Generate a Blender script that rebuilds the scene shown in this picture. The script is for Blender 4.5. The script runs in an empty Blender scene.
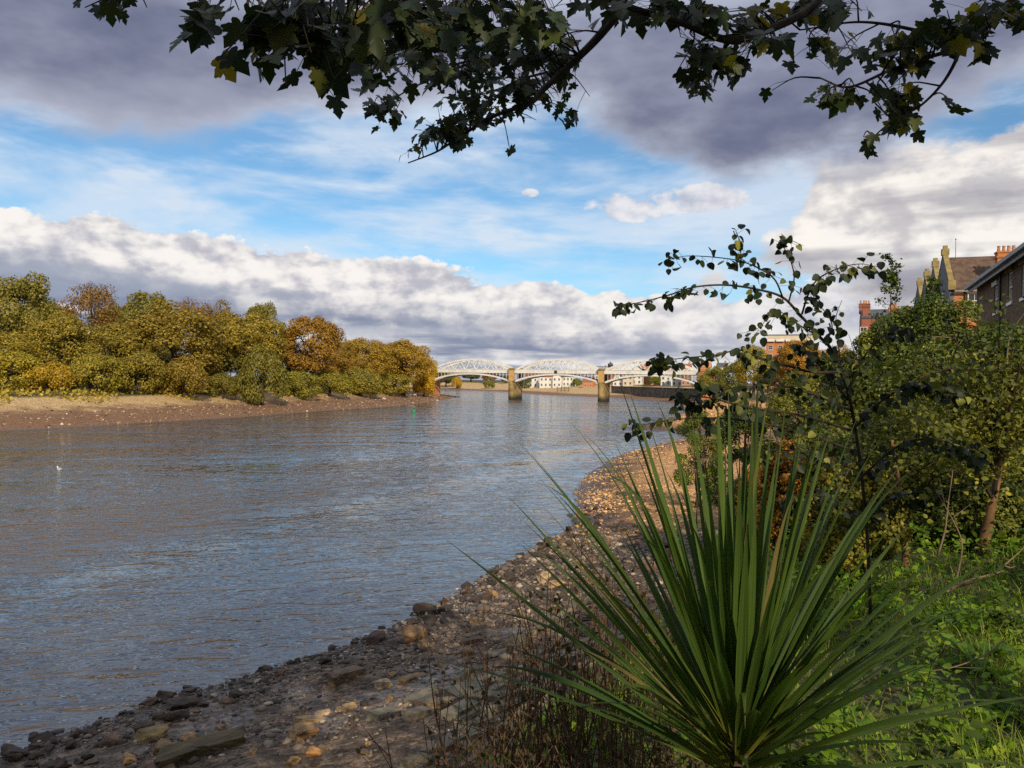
import bpy, bmesh, math, random
import numpy as np
from mathutils import Vector, Matrix, Euler

R_ = math.radians
rng = np.random.default_rng(7)
random.seed(7)
S = bpy.context.scene
COL = S.collection

# ------------------------------------------------------------------ camera
F, HC = 773.0, 8.0
ROLL, PITCH = R_(0.72), math.atan(4 / F)
CAM_M = Matrix.Rotation(math.pi / 2 - PITCH, 3, 'X') @ Matrix.Rotation(ROLL, 3, 'Z')
cam = bpy.data.cameras.new('camera')
cam.sensor_width = 36.0
cam.lens = 36.0 * F / 1024.0
cam.clip_start, cam.clip_end = 0.05, 9000
camo = bpy.data.objects.new('camera', cam)
camo.matrix_world = Matrix.Translation((0, 0, HC)) @ CAM_M.to_4x4()
COL.objects.link(camo)
S.camera = camo
S.render.engine = 'CYCLES'
S.cycles.max_bounces = 5
S.cycles.diffuse_bounces = 2
S.cycles.glossy_bounces = 2
S.cycles.transmission_bounces = 3
S.cycles.sample_clamp_direct = 2.5
S.cycles.sample_clamp_indirect = 3.0
S.cycles.use_denoising = False
S.cycles.denoiser = 'OPENIMAGEDENOISE'
S.view_settings.view_transform = 'Standard'
S.view_settings.look = 'None'


def ray(px, py):
    return CAM_M @ Vector(((px - 512) / F, (384 - py) / F, -1.0))


def at(px, py, d):
    """world point seen at that pixel of the photo, d metres ahead"""
    r = ray(px, py)
    return Vector((0, 0, HC)) + r * (d / r.y)


def ground_at(px, py, z=0.0):
    r = ray(px, py)
    return Vector((0, 0, HC)) + r * ((z - HC) / r.z)


# ------------------------------------------------------------------ object helpers
def tag(o, label=None, cat=None, group=None, kind=None):
    if label: o['label'] = label
    if cat: o['category'] = cat
    if group: o['group'] = group
    if kind: o['kind'] = kind
    return o


def empty(name, loc=(0, 0, 0), rz=0.0, label=None, cat=None, group=None):
    o = bpy.data.objects.new(name, None)
    o.empty_display_size = 0.3
    o.location = loc
    o.rotation_euler = (0, 0, rz)
    COL.objects.link(o)
    return tag(o, label, cat, group)


def link(name, me, parent=None, loc=None, mat=None):
    o = bpy.data.objects.new(name, me)
    if mat is not None and not me.materials: me.materials.append(mat)
    COL.objects.link(o)
    if parent is not None: o.parent = parent
    if loc is not None: o.location = loc
    return o


def copy_tree(o, parent=None):
    c = o.copy()
    COL.objects.link(c)
    if parent is not None:
        c.parent = parent
    for ch in list(o.children):
        copy_tree(ch, c)
    return c


class MB:
    """collects shapes into one mesh"""
    def __init__(s):
        s.v, s.f = [], []

    def add(s, vs, fs):
        b = len(s.v)
        s.v += [tuple(v) for v in vs]
        s.f += [tuple(i + b for i in f) for f in fs]

    def box(s, c, size, rz=0.0, M=None):
        x, y, z = [k / 2 for k in size]
        if M is None: M = Matrix.Rotation(rz, 3, 'Z')
        vs = [Vector(c) + M @ Vector((sx * x, sy * y, sz * z)) for sx in (-1, 1) for sy in (-1, 1) for sz in (-1, 1)]
        s.add(vs, [(0, 1, 3, 2), (4, 6, 7, 5), (0, 4, 5, 1), (2, 3, 7, 6), (0, 2, 6, 4), (1, 5, 7, 3)])

    def tube(s, pts, radii, n=6, cap=True):
        pts = [Vector(p) for p in pts]
        if not hasattr(radii, '__len__'): radii = [radii] * len(pts)
        rings = []
        up = Vector((0.31, 0.17, 0.93)).normalized()
        for i, p in enumerate(pts):
            t = (pts[min(i + 1, len(pts) - 1)] - pts[max(i - 1, 0)])
            if t.length < 1e-9: t = Vector((0, 0, 1))
            t.normalize()
            a = t.cross(up)
            if a.length < 1e-3: a = t.cross(Vector((1, 0, 0)))
            a.normalize()
            b = t.cross(a)
            rings.append([p + (a * math.cos(k * 2 * math.pi / n) + b * math.sin(k * 2 * math.pi / n)) * radii[i] for k in range(n)])
        base = len(s.v)
        for r in rings: s.v += [tuple(q) for q in r]
        for i in range(len(pts) - 1):
            for k in range(n):
                k2 = (k + 1) % n
                s.f.append((base + i * n + k, base + i * n + k2, base + (i + 1) * n + k2, base + (i + 1) * n + k))
        if cap:
            s.f.append(tuple(base + k for k in range(n))[::-1])
            s.f.append(tuple(base + (len(pts) - 1) * n + k for k in range(n)))

    def bar(s, a, b, w, h, up=(0, 0, 1)):
        a, b = Vector(a), Vector(b)
        t = (b - a)
        L = t.length
        t.normalize()
        sx = t.cross(Vector(up))
        if sx.length < 1e-4: sx = t.cross(Vector((1, 0, 0)))
        sx.normalize()
        uz = sx.cross(t)
        M = Matrix((sx, t, uz)).transposed()
        s.box((a + b) / 2, (w, L, h), M=M)

    def lathe(s, prof, c=(0, 0, 0), n=16):
        base = len(s.v)
        for r, z in prof:
            for k in range(n):
                a = 2 * math.pi * k / n
                s.v.append((c[0] + r * math.cos(a), c[1] + r * math.sin(a), c[2] + z))
        for i in range(len(prof) - 1):
            for k in range(n):
                k2 = (k + 1) % n
                s.f.append((base + i * n + k, base + i * n + k2, base + (i + 1) * n + k2, base + (i + 1) * n + k))
        s.f.append(tuple(base + k for k in range(n))[::-1])
        s.f.append(tuple(base + (len(prof) - 1) * n + k for k in range(n)))

    def mesh(s, name, mat, smooth=False):
        me = bpy.data.meshes.new(name)
        me.from_pydata(s.v, [], s.f)
        if smooth: me.polygons.foreach_set('use_smooth', [True] * len(me.polygons))
        me.materials.append(mat)
        me.update()
        return me

    def build(s, name, mat, parent=None, smooth=False, loc=None):
        return link(name, s.mesh(name, mat, smooth), parent, loc)


def np_mesh(name, V, faces, mat, smooth=False):
    """V (n,3); faces: list of (m,k) int arrays"""
    me = bpy.data.meshes.new(name)
    me.vertices.add(len(V))
    me.vertices.foreach_set('co', np.ascontiguousarray(V, np.float32).ravel())
    loops = np.concatenate([f.ravel() for f in faces]).astype(np.int32)
    tot = np.concatenate([np.full(len(f), f.shape[1]) for f in faces]).astype(np.int32)
    st = np.concatenate([[0], np.cumsum(tot)[:-1]]).astype(np.int32)
    me.loops.add(len(loops))
    me.loops.foreach_set('vertex_index', loops)
    me.polygons.add(len(tot))
    me.polygons.foreach_set('loop_start', st)
    me.polygons.foreach_set('loop_total', tot)
    if smooth: me.polygons.foreach_set('use_smooth', np.ones(len(tot), bool))
    me.update(calc_edges=True)
    me.materials.append(mat)
    return me


def unit(a):
    return a / np.maximum(np.linalg.norm(a, axis=-1, keepdims=True), 1e-9)


# leaf templates: verts (k,3) base at origin, tip along +y, normal +z ; faces
T_CARD = (np.array([[0, 0, 0], [-.42, .45, .1], [0, 1, 0], [.38, .55, .1]]), [np.array([[0, 3, 2, 1]])])
T_LEAF = (np.array([[0, 0, 0], [-.30, .22, .07], [-.36, .55, .09], [0, 1, -.06], [.36, .55, .09], [.30, .22, .07], [0, .4, 0.0]]),
          [np.array([[0, 6, 2, 1], [6, 3, 2, 2][:4], [0, 5, 4, 6], [6, 4, 3, 3][:4]])])
T_LEAF = (T_LEAF[0], [np.array([[0, 6, 2, 1], [0, 5, 4, 6]]), np.array([[6, 3, 2], [6, 4, 3]])])
_half = [(.13, -.09), (.27, -.12), (.41, -.05), (.40, .06), (.30, .16), (.40, .20), (.45, .29), (.57, .42), (.54, .50), (.43, .52), (.38, .60), (.21, .53), (.22, .66), (.28, .75),
         (.21, .80), (.12, .93), (0, 1.10)]
_out = [(0, 0)] + _half + [(-x, y) for x, y in _half[:-1]][::-1]
_mv = [(0, .35, 0)] + [(x, y, 0.16 * abs(x) - 0.12 * (x * x + (y - .35) ** 2)) for x, y in _out]
T_MAPLE = (np.array(_mv), [np.array([[0, i, i % (len(_mv) - 1) + 1] for i in range(1, len(_mv))])])
T_ROUND = (np.array([[0, 0, 0], [.26, .06, .05], [.45, .3, .08], [.43, .6, .06], [.25, .85, 0], [0, 1.05, -.08], [-.25, .85, 0], [-.43, .6, .06], [-.45, .3, .08], [-.26, .06, .05], [0, .45, -.02]]),
           [np.array([[10, i, (i + 1) % 10] for i in range(10)])])


def leaf_cloud(P, N, size, tpl, D=None, rg=None):
    """leaves at P with normals N; D = optional tip directions"""
    rg = rg or rng
    n = len(P)
    N = unit(N)
    if D is None: D = rg.normal(size=(n, 3))
    Y = unit(D - N * np.sum(D * N, 1, keepdims=True))
    X = np.cross(Y, N)
    tv, tf = tpl
    k = len(tv)
    size = np.broadcast_to(np.asarray(size, float), (n,))
    curl = rg.normal(1.1, 1.3, size=(n, 1, 1))
    V = P[:, None, :] + size[:, None, None] * (tv[None, :, 0, None] * X[:, None, :] + tv[None, :, 1, None] * Y[:, None, :] + curl * tv[None, :, 2, None] * N[:, None, :])
    fs = [(np.arange(n)[:, None, None] * k + f[None]).reshape(-1, f.shape[1]) for f in tf]
    return V.reshape(-1, 3), fs


def merge_np(parts):
    Vs, Fs, b = [], {}, 0
    for V, fs in parts:
        Vs.append(V)
        for f in fs: Fs.setdefault(f.shape[1], []).append(f + b)
        b += len(V)
    return np.concatenate(Vs), [np.concatenate(x) for x in Fs.values()]


# ------------------------------------------------------------------ node helpers
class E:
    """tiny expression wrapper over math nodes"""
    def __init__(s, nt, sock): s.nt, s.k = nt, sock

    def _op(s, op, *a):
        n = s.nt.nodes.new('ShaderNodeMath')
        n.operation = op
        for i, x in enumerate((s,) + a):
            if isinstance(x, E): s.nt.links.new(x.k, n.inputs[i])
            else: n.inputs[i].default_value = x
        return E(s.nt, n.outputs[0])
    def __add__(s, o): return s._op('ADD', o)
    __radd__ = __add__
    def __sub__(s, o): return s._op('SUBTRACT', o)
    def __rsub__(s, o): return (s * -1) + o
    def __mul__(s, o): return s._op('MULTIPLY', o)
    __rmul__ = __mul__
    def __truediv__(s, o): return s._op('DIVIDE', o)
    def abs(s): return s._op('ABSOLUTE')
    def pow(s, o): return s._op('POWER', o)
    def max(s, o): return s._op('MAXIMUM', o)
    def min(s, o): return s._op('MINIMUM', o)
    def clamp(s): return s._op('MINIMUM', 1.0)._op('MAXIMUM', 0.0)

    def smooth(s, a, b, lo=0.0, hi=1.0):
        n = s.nt.nodes.new('ShaderNodeMapRange')
        n.interpolation_type = 'SMOOTHSTEP'
        s.nt.links.new(s.k, n.inputs[0])
        n.inputs[1].default_value, n.inputs[2].default_value = a, b
        n.inputs[3].default_value, n.inputs[4].default_value = lo, hi
        return E(s.nt, n.outputs[0])

    def curve(s, pts):
        """piecewise linear through (x, y) points"""
        xs = [p[0] for p in pts]
        ys = [p[1] for p in pts]
        x0, x1, y0, y1 = xs[0], xs[-1], min(ys), max(ys)
        y1 = y1 if y1 > y0 else y0 + 1
        r = s.nt.nodes.new('ShaderNodeValToRGB')
        cr = r.color_ramp
        cr.interpolation = 'B_SPLINE' if False else 'EASE'
        while len(cr.elements) < len(pts): cr.elements.new(.5)
        for e, (x, y) in zip(cr.elements, pts):
            pass
        for i, (x, y) in enumerate(pts):
            cr.elements[i].position = (x - x0) / (x1 - x0)
            v = (y - y0) / (y1 - y0)
            cr.elements[i].color = (v, v, v, 1)
        u = (s - x0) * (1 / (x1 - x0))
        s.nt.links.new(u.k, r.inputs[0])
        sep = s.nt.nodes.new('ShaderNodeSeparateColor')
        s.nt.links.new(r.outputs[0], sep.inputs[0])
        return E(s.nt, sep.outputs[0]) * (y1 - y0) + y0


def vec(nt, x, y, z=0.0):
    n = nt.nodes.new('ShaderNodeCombineXYZ')
    for i, q in enumerate((x, y, z)):
        if isinstance(q, E): nt.links.new(q.k, n.inputs[i])
        else: n.inputs[i].default_value = q
    return n.outputs[0]


def noise(nt, v, scale, detail=6, rough=.55, dist=0.0, lac=2.0, col=False):
    n = nt.nodes.new('ShaderNodeTexNoise')
    nt.links.new(v, n.inputs['Vector'])
    n.inputs['Scale'].default_value = scale
    n.inputs['Detail'].default_value = detail
    n.inputs['Roughness'].default_value = rough
    n.inputs['Lacunarity'].default_value = lac
    n.inputs['Distortion'].default_value = dist
    return n.outputs['Color'] if col else E(nt, n.outputs[0])


def mixc(nt, f, a, b, mode='MIX'):
    n = nt.nodes.new('ShaderNodeMix')
    n.data_type = 'RGBA'
    n.blend_type = mode
    n.clamp_factor = True
    for idx, q in ((0, f), (6, a), (7, b)):
        if isinstance(q, E): q = q.k
        if hasattr(q, 'node'): nt.links.new(q, n.inputs[idx])
        elif isinstance(q, (int, float)): n.inputs[idx].default_value = q
        else: n.inputs[idx].default_value = (*q, 1) if len(q) == 3 else q
    return n.outputs[2]


def new_mat(name):
    m = bpy.data.materials.new(name)
    m.use_nodes = True
    nt = m.node_tree
    nt.nodes.clear()
    out = nt.nodes.new('ShaderNodeOutputMaterial')
    return m, nt, out


def pos(nt, kind='Object'):
    if kind == 'world': return nt.nodes.new('ShaderNodeNewGeometry').outputs['Position']
    return nt.nodes.new('ShaderNodeTexCoord').outputs[kind]


def principled(nt, out, base, rough=.8, bump=None, bump_d=.02, spec=.3):
    p = nt.nodes.new('ShaderNodeBsdfPrincipled')
    if hasattr(base, 'node'): nt.links.new(base, p.inputs['Base Color'])
    else: p.inputs['Base Color'].default_value = (*base, 1)
    if isinstance(rough, E): nt.links.new(rough.k, p.inputs['Roughness'])
    else: p.inputs['Roughness'].default_value = rough
    p.inputs['Specular IOR Level'].default_value = spec
    if bump is not None:
        b = nt.nodes.new('ShaderNodeBump')
        b.inputs['Strength'].default_value = 1.0
        b.inputs['Distance'].default_value = bump_d
        nt.links.new(bump.k, b.inputs['Height'])
        nt.links.new(b.outputs[0], p.inputs['Normal'])
    nt.links.new(p.outputs[0], out.inputs[0])
    return p


def rough_mat(name, c1, c2, scale=4.0, rough=.85, bump_d=.01, space='Object', c3=None, spec=.25, detail=6):
    m, nt, out = new_mat(name)
    v = pos(nt, space)
    n1 = noise(nt, v, scale, detail, .6)
    n2 = noise(nt, v, scale * 7, 4, .6)
    c = mixc(nt, n1.smooth(.35, .65), c1, c2)
    if c3: c = mixc(nt, noise(nt, v, scale * .4, 3).smooth(.5, .65), c, c3)
    c = mixc(nt, .5, c, mixc(nt, n2, (.25, .25, .25), (1, 1, 1)), 'MULTIPLY')
    principled(nt, out, c, rough, n1 + n2 * .3, bump_d, spec)
    return m


def leaf_mat(name, cols, trans=.35, use_obj=False, rough=.55, noise_scale=0.0, spec=.25):
    """cols: list of colours spread over the leaves at random"""
    m, nt, out = new_mat(name)
    geo = nt.nodes.new('ShaderNodeNewGeometry')
    r = nt.nodes.new('ShaderNodeValToRGB')
    el = r.color_ramp.elements
    while len(el) < len(cols): el.new(.5)
    for i, c in enumerate(cols):
        el[i].position = i / max(len(cols) - 1, 1)
        el[i].color = (*c, 1)
    f = E(nt, geo.outputs['Random Per Island'])
    if noise_scale:
        f = (f * .55 + noise(nt, pos(nt, 'world'), noise_scale, 2).smooth(.3, .7) * .55 - .05).clamp()
    nt.links.new(f.k, r.inputs[0])
    c = r.outputs[0]
    if use_obj:
        oi = nt.nodes.new('ShaderNodeObjectInfo')
        c = mixc(nt, 1.0, c, oi.outputs['Color'], 'MULTIPLY')
    p = nt.nodes.new('ShaderNodeBsdfPrincipled')
    nt.links.new(c, p.inputs['Base Color'])
    p.inputs['Roughness'].default_value = rough
    p.inputs['Specular IOR Level'].default_value = spec
    t = nt.nodes.new('ShaderNodeBsdfTranslucent')
    nt.links.new(mixc(nt, 1.0, c, (1.25, 1.15, .5), 'MULTIPLY'), t.inputs[0])
    mx = nt.nodes.new('ShaderNodeMixShader')
    mx.inputs[0].default_value = trans
    nt.links.new(p.outputs[0], mx.inputs[1])
    nt.links.new(t.outputs[0], mx.inputs[2])
    nt.links.new(mx.outputs[0], out.inputs[0])
    return m


def brick_mat(name, c1, c2, mortar, scale=4.0, stain=(.6, .55, .5)):
    m, nt, out = new_mat(name)
    tc = nt.nodes.new('ShaderNodeTexCoord')
    sep = nt.nodes.new('ShaderNodeSeparateXYZ')
    nt.links.new(tc.outputs['Object'], sep.inputs[0])
    v = vec(nt, E(nt, sep.outputs[0]) + E(nt, sep.outputs[1]), E(nt, sep.outputs[2]), 0.0)
    b = nt.nodes.new('ShaderNodeTexBrick')
    nt.links.new(v, b.inputs['Vector'])
    b.inputs['Scale'].default_value = scale
    b.inputs['Brick Width'].default_value = .9
    b.inputs['Row Height'].default_value = .3
    b.inputs['Mortar Size'].default_value = .03
    for k, c in (('Color1', c1), ('Color2', c2), ('Mortar', mortar)): b.inputs[k].default_value = (*c, 1)
    n = noise(nt, tc.outputs['Object'], .7, 6, .65)
    c = mixc(nt, n.smooth(.4, .75) * .7, b.outputs[0], mixc(nt, 1.0, b.outputs[0], stain, 'MULTIPLY'))
    principled(nt, out, c, .9, E(nt, b.outputs['Fac']) * -1 + n * .4, .008, .15)
    return m


# ------------------------------------------------------------------ sun and sky
SUN_EL = R_(30)
SUN_AZ = math.atan2(.27, -.963)          # towards the sun, measured from +Y clockwise
sun_dir = Vector((math.sin(SUN_AZ) * math.cos(SUN_EL), math.cos(SUN_AZ) * math.cos(SUN_EL), math.sin(SUN_EL)))
sl = bpy.data.lights.new('sun', 'SUN')
sl.energy = 5.0
sl.angle = R_(.5)
sl.color = (1.0, .84, .62)
so = bpy.data.objects.new('sun', sl)
so.rotation_euler = sun_dir.to_track_quat('Z', 'Y').to_euler()
COL.objects.link(so)


def noise2(nt, x, y, seed, detail=5, rough=.55, dist=0.0):
    n = nt.nodes.new('ShaderNodeTexNoise')
    n.noise_dimensions = '2D'
    nt.links.new(vec(nt, x + seed * 7.31, y + seed * 3.77), n.inputs['Vector'])
    n.inputs['Scale'].default_value = 1.0
    n.inputs['Detail'].default_value = detail
    n.inputs['Roughness'].default_value = rough
    n.inputs['Distortion'].default_value = dist
    return E(nt, n.outputs[0])


def build_world():
    w = bpy.data.worlds.new('World')
    S.world = w
    w.use_nodes = True
    w.cycles.sampling_method = 'MANUAL'
    w.cycles.sample_map_resolution = 256
    nt = w.node_tree
    nt.nodes.clear()
    out = nt.nodes.new('ShaderNodeOutputWorld')
    bg = nt.nodes.new('ShaderNodeBackground')
    STR = .1
    bg.inputs[1].default_value = STR
    sky = nt.nodes.new('ShaderNodeTexSky')
    sky.sky_type = 'NISHITA'
    sky.sun_disc = False
    sky.sun_elevation = SUN_EL
    sky.sun_rotation = SUN_AZ
    sky.air_density, sky.dust_density, sky.ozone_density = 1.0, .2, 2.0
    d = nt.nodes.new('ShaderNodeTexCoord').outputs['Generated']
    sep = nt.nodes.new('ShaderNodeSeparateXYZ')
    nt.links.new(d, sep.inputs[0])
    x, y, z = [E(nt, sep.outputs[i]) for i in range(3)]
    DEG = 180 / math.pi
    az = x._op('ARCTAN2', y) * DEG
    el = z._op('ARCSINE') * DEG
    K = lambda c: tuple(q / STR for q in c)

    col = mixc(nt, 1.0, sky.outputs[0], (.80, 1.10, 1.22), 'MULTIPLY')
    col = mixc(nt, el.smooth(0, 9, .7, 0), col, K((.52, .64, .80)))
    # cirrus veil streaks
    c1 = noise2(nt, az * .045 + el * .03, el * .19, 3.3, 5, .56, .25)
    c2 = noise2(nt, az * .11 - el * .05, el * .40, 9.1, 5, .62)
    veil = (c1.smooth(.40, .64) * .85 + c2.smooth(.45, .78) * .5) * (1 - el.smooth(40, 60) * .6)
    col = mixc(nt, veil.clamp() * .85, col, K((.72, .80, .90)))

    def cumulus(seed, sa, se, detail=6, rough=.52):
        n = noise2(nt, az * sa, el * se, seed, detail, rough)
        n2 = noise2(nt, az * sa + .16, el * se + .30, seed, 3, rough)
        return n, n - n2
    # small puffs
    n, rel = cumulus(21.0, .42, .62, 5)
    m = None
    for pa, pe, ra, re in ((8.3, 12.6, 2.8, 1.1), (13.4, 12.9, 4.0, 1.1), (1.2, 13.6, .7, .3)):
        g = 1 - ((((az - pa) * (1 / ra)).pow(2) + ((el - pe) * (1 / re)).pow(2)))
        m = g if m is None else m.max(g)
    m = (m * .6 + (n - .5) * 2.0)
    sh = (rel * 2.2 + .62 + (n - .5) * .5).clamp()
    col = mixc(nt, m.smooth(-.05, .35) * .88, col, mixc(nt, sh, K((.50, .52, .62)), K((.86, .84, .85))))
    # long cumulus bank over the far bank
    T = az.curve([(-60, 11.5), (-33, 10.3), (-24, 9.9), (-17, 9.0), (-8, 8.5), (0, 7.4), (7, 6.6), (16, 6.2), (24, 7.0), (60, 8.0)])
    n, rel = cumulus(2.0, .26, .44, 8, .57)
    nb = noise2(nt, az * .038, el * .44, 12.0, 5)
    dep = T - el + (n - .5) * 3.2
    mask = dep.smooth(-.02, .24)
    t = (T - el) * .25 + (nb - .5) * 1.0 - (n - .5) * .6
    lit = t.smooth(.5, 1.2, 1, 0)
    low = nb.smooth(.44, .60) * el.smooth(1.2, 4.8, 1, 0)
    lit = (lit + low * 1.0).clamp()
    white = mixc(nt, (rel * .9 + (n - .5) * .35).smooth(-.26, .16), K((.50, .50, .57)), K((.95, .91, .87)))
    dark = mixc(nt, nb.smooth(.3, .7), K((.20, .24, .36)), K((.36, .40, .50)))
    cb = mixc(nt, lit, dark, white)
    cb = mixc(nt, az.smooth(0, 24) * .45, cb, mixc(nt, nb.smooth(.35, .62), K((.48, .52, .62)), K((.80, .79, .80))))
    col = mixc(nt, mask, col, cb)
    # big lit cumulus on the right
    n, rel = cumulus(31.0, .19, .32, 8, .57)
    up = az.curve([(10, 4), (16, 8.2), (19, 10.5), (22, 14.0), (27, 15.2), (33, 16.0), (60, 17)])
    dn = az.curve([(10, 4), (17, 8.0), (23, 6.5), (28, 4.0), (60, 2.0)])
    mk = ((up - el) * .5).min((el - dn) * .45) + (n - .5) * 2.6
    bb = noise2(nt, az * .045, el * .34, 43.0, 5, .5)
    wh = mixc(nt, (rel * 1.1 + (n - .5) * .3).smooth(-.24, .16), K((.60, .57, .58)), K((1.0, .94, .87)))
    cc = mixc(nt, (bb.smooth(.47, .64) * .7 + el.smooth(6, 8.5, .45, 0)).clamp(), wh, K((.33, .32, .37)))
    cc = mixc(nt, mk.smooth(.0, .9, .75, 0) * el.smooth(6, 11, 1, .3), cc, K((.70, .68, .70)))
    col = mixc(nt, mk.smooth(-.25, .28) * .95, col, cc)
    # haze at the very horizon
    col = mixc(nt, el.smooth(-.5, 2.2, .6, 0), col, K((.60, .65, .75)))
    # dark deck overhead
    B = az.curve([(-60, 14.5), (-33, 15.4), (-22, 16.2), (-14, 18.0), (-4, 20.0), (4, 18.6), (11, 16.8), (17, 14.6), (24, 14.6), (29, 16.6), (34, 19.0), (60, 20)])
    n = noise2(nt, az * .085, el * .17, 5.0, 6, .56)
    n2 = noise2(nt, az * .05, el * .12, 15.0, 5, .56)
    md = (el - B) * .36 + (n - .5) * 2.6
    cd = mixc(nt, n2.smooth(.34, .66), K((.15, .168, .265)), K((.325, .345, .455)))
    cd = mixc(nt, md.smooth(.0, 1.1, .6, 0), cd, K((.56, .58, .67)))
    cd = mixc(nt, el.smooth(23, 30) * .9, cd, K((.72, .78, .92)))  # above the view the deck is brightened to lighten the near water
    col = mixc(nt, md.smooth(-.4, .6), col, cd)
    # unseen cloud overhead and behind the viewer, brightened as fill light
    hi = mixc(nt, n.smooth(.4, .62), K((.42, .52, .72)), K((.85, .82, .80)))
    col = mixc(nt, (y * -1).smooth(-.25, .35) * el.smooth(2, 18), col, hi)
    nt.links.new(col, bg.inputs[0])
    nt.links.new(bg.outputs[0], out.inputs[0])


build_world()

# ------------------------------------------------------------------ terrain: shorelines and heights
# shoreline vertices: (x, y, beach width, beach top, slope width, bank top)
SH = []


def sh(px, py, *prof):
    p = ground_at(px, py, 0)
    SH.append((p.x, p.y) + prof)


near = (9.5, 1.6, 6.6, 6.4)
p0 = ground_at(0, 757, 0)
SH.append((p0.x - 60, p0.y - 102, *near))
for px, py in ((0, 757), (90, 724), (160, 701), (240, 678), (300, 661), (345, 646), (390, 630), (430, 610), (480, 582)):
    sh(px, py, *near)
sh(528, 553, 10, 1.6, 7, 6.4)
sh(556, 537, 11, 1.6, 8, 6.4)
sh(573, 524, 12, 1.6, 8, 6.3)
sh(578, 508, 13, 1.7, 8, 6.2)
sh(576, 491, 14, 1.8, 8, 6.2)
sh(590, 472, 15, 1.8, 8, 6.2)
sh(624, 453, 14, 1.8, 8, 6.2)
sh(672, 441, 14, 2.0, 8, 6.2)
sh(712, 435, 10, 2.0, 8, 6.2)
sh(690, 432, 5, 1.0, 8, 6.0)
sh(622, 429.5, 6, .8, 10, 6.0)
sh(660, 421, 12, 1.4, 10, 6.0)
sh(694, 410, 14, 2.0, 10, 6.0)
sh(678, 405, 20, 2.2, 10, 6.0)
sh(654, 400.5, 25, 2.6, 8, 6.0)
sh(627, 398.3, 34, 3.4, 8, 5.8)
sh(598, 397.3, 44, 4.2, 10, 5.8)
sh(545, 395, 55, 4.8, 10, 5.8)
sh(500, 391.6, 60, 4.8, 10, 5.8)
sh(431, 389, 60, 4.8, 10, 5.8)
SH.append((-420, 760, 60, 4.8, 10, 5.8))
SH.append((-420, 640, 20, 2.2, 10, 4.5))
sh(418, 390.5, 20, 2.2, 10, 4.2)
sh(436, 393, 12, 1.6, 10, 4.0)
sh(461, 397.0, 10, 1.2, 10, 3.6)
sh(440, 401, 12, 1.6, 10, 3.8)
sh(417, 404, 14, 1.9, 8, 4.2)
sh(380, 407.5, 14, 2.0, 8, 4.2)
sh(330, 410.5, 15, 2.2, 8, 4.3)
sh(230, 418, 16, 2.4, 8, 4.4)
sh(110, 425, 17, 2.6, 8, 4.5)
sh(0, 431, 18, 2.8, 8, 4.5)
p1 = ground_at(0, 431, 0)
SH.append((p1.x - 100, p1.y - 215, 18, 2.8, 8, 4.5))
SHN = np.array(SH)


def shore(x, y):
    """signed distance to the waterline (negative in the water) and interpolated bank profile"""
    x, y = np.atleast_1d(x).astype(float), np.atleast_1d(y).astype(float)
    best = np.full(x.shape, 1e18)
    prof = np.zeros(x.shape + (4,))
    inside = np.zeros(x.shape, bool)
    n = len(SHN)
    for i in range(n):
        a, b = SHN[i], SHN[(i + 1) % n]
        cond = (a[1] > y) != (b[1] > y)
        with np.errstate(divide='ignore', invalid='ignore'):
            xi = (b[0] - a[0]) * (y - a[1]) / (b[1] - a[1] + 1e-12) + a[0]
        inside ^= cond & (x < xi)
        if i == n - 1: continue
        dx, dy = b[0] - a[0], b[1] - a[1]
        t = np.clip(((x - a[0]) * dx + (y - a[1]) * dy) / (dx * dx + dy * dy), 0, 1)
        d2 = (x - a[0] - t * dx) ** 2 + (y - a[1] - t * dy) ** 2
        m = d2 < best
        best[m] = d2[m]
        prof[m] = (a[2:6] + (b[2:6] - a[2:6]) * t[:, None])[m]
    s = np.sqrt(best)
    return np.where(inside, -s, s), prof


_wv = [(rng.normal(size=2) * k, rng.uniform(0, 6.28), a) for k, a in [(.25, .5)] * 3 + [(.7, .3)] * 4 + [(1.7, .14)] * 5 + [(4, .06)] * 6]


def lump(x, y):
    r = np.zeros_like(x)
    for k, ph, a in _wv: r += a * np.sin(k[0] * x + k[1] * y + ph)
    return r


def tz(x, y, full=False):
    x, y = np.atleast_1d(x).astype(float), np.atleast_1d(y).astype(float)
    s, p = shore(x, y)
    w1, z1, w2, z2 = p.T
    sm = lambda t: t * t * (3 - 2 * t)
    z = np.where(s < 0, np.maximum(s * .12, -2.5), 0)
    t1 = np.clip(s / w1, 0, 1)
    t2 = np.clip((s - w1) / w2, 0, 1)
    z = z + z1 * (t1 * .75 + t1 * t1 * .25) + (z2 - z1) * (t2 * .6 + sm(t2) * .4)
    a = np.clip(s / 3, 0, 1) * (1 - .72 * t2)
    z = z + lump(x, y) * .10 * a + lump(x * .13, y * .13) * .35 * np.clip(s / 20 - .3, 0, 1) * np.clip((np.hypot(x, y) - 15) / 30, 0, 1)
    if full: return z, s, p
    return z


_gx, _gy = np.arange(-32, 60, .25), np.arange(-14, 80, .25)
_GX, _GY = np.meshgrid(_gx, _gy)
_GZ = tz(_GX.ravel(), _GY.ravel()).reshape(_GX.shape)


def tz1(x, y):
    u, v = (x + 32) / .25, (y + 14) / .25
    i, j = int(u), int(v)
    if u < 0 or v < 0 or i >= len(_gx) - 1 or j >= len(_gy) - 1: return float(tz(x, y)[0])
    f, g = u - i, v - j
    return float((_GZ[j, i] * (1 - f) + _GZ[j, i + 1] * f) * (1 - g) + (_GZ[j + 1, i] * (1 - f) + _GZ[j + 1, i + 1] * f) * g)


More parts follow.
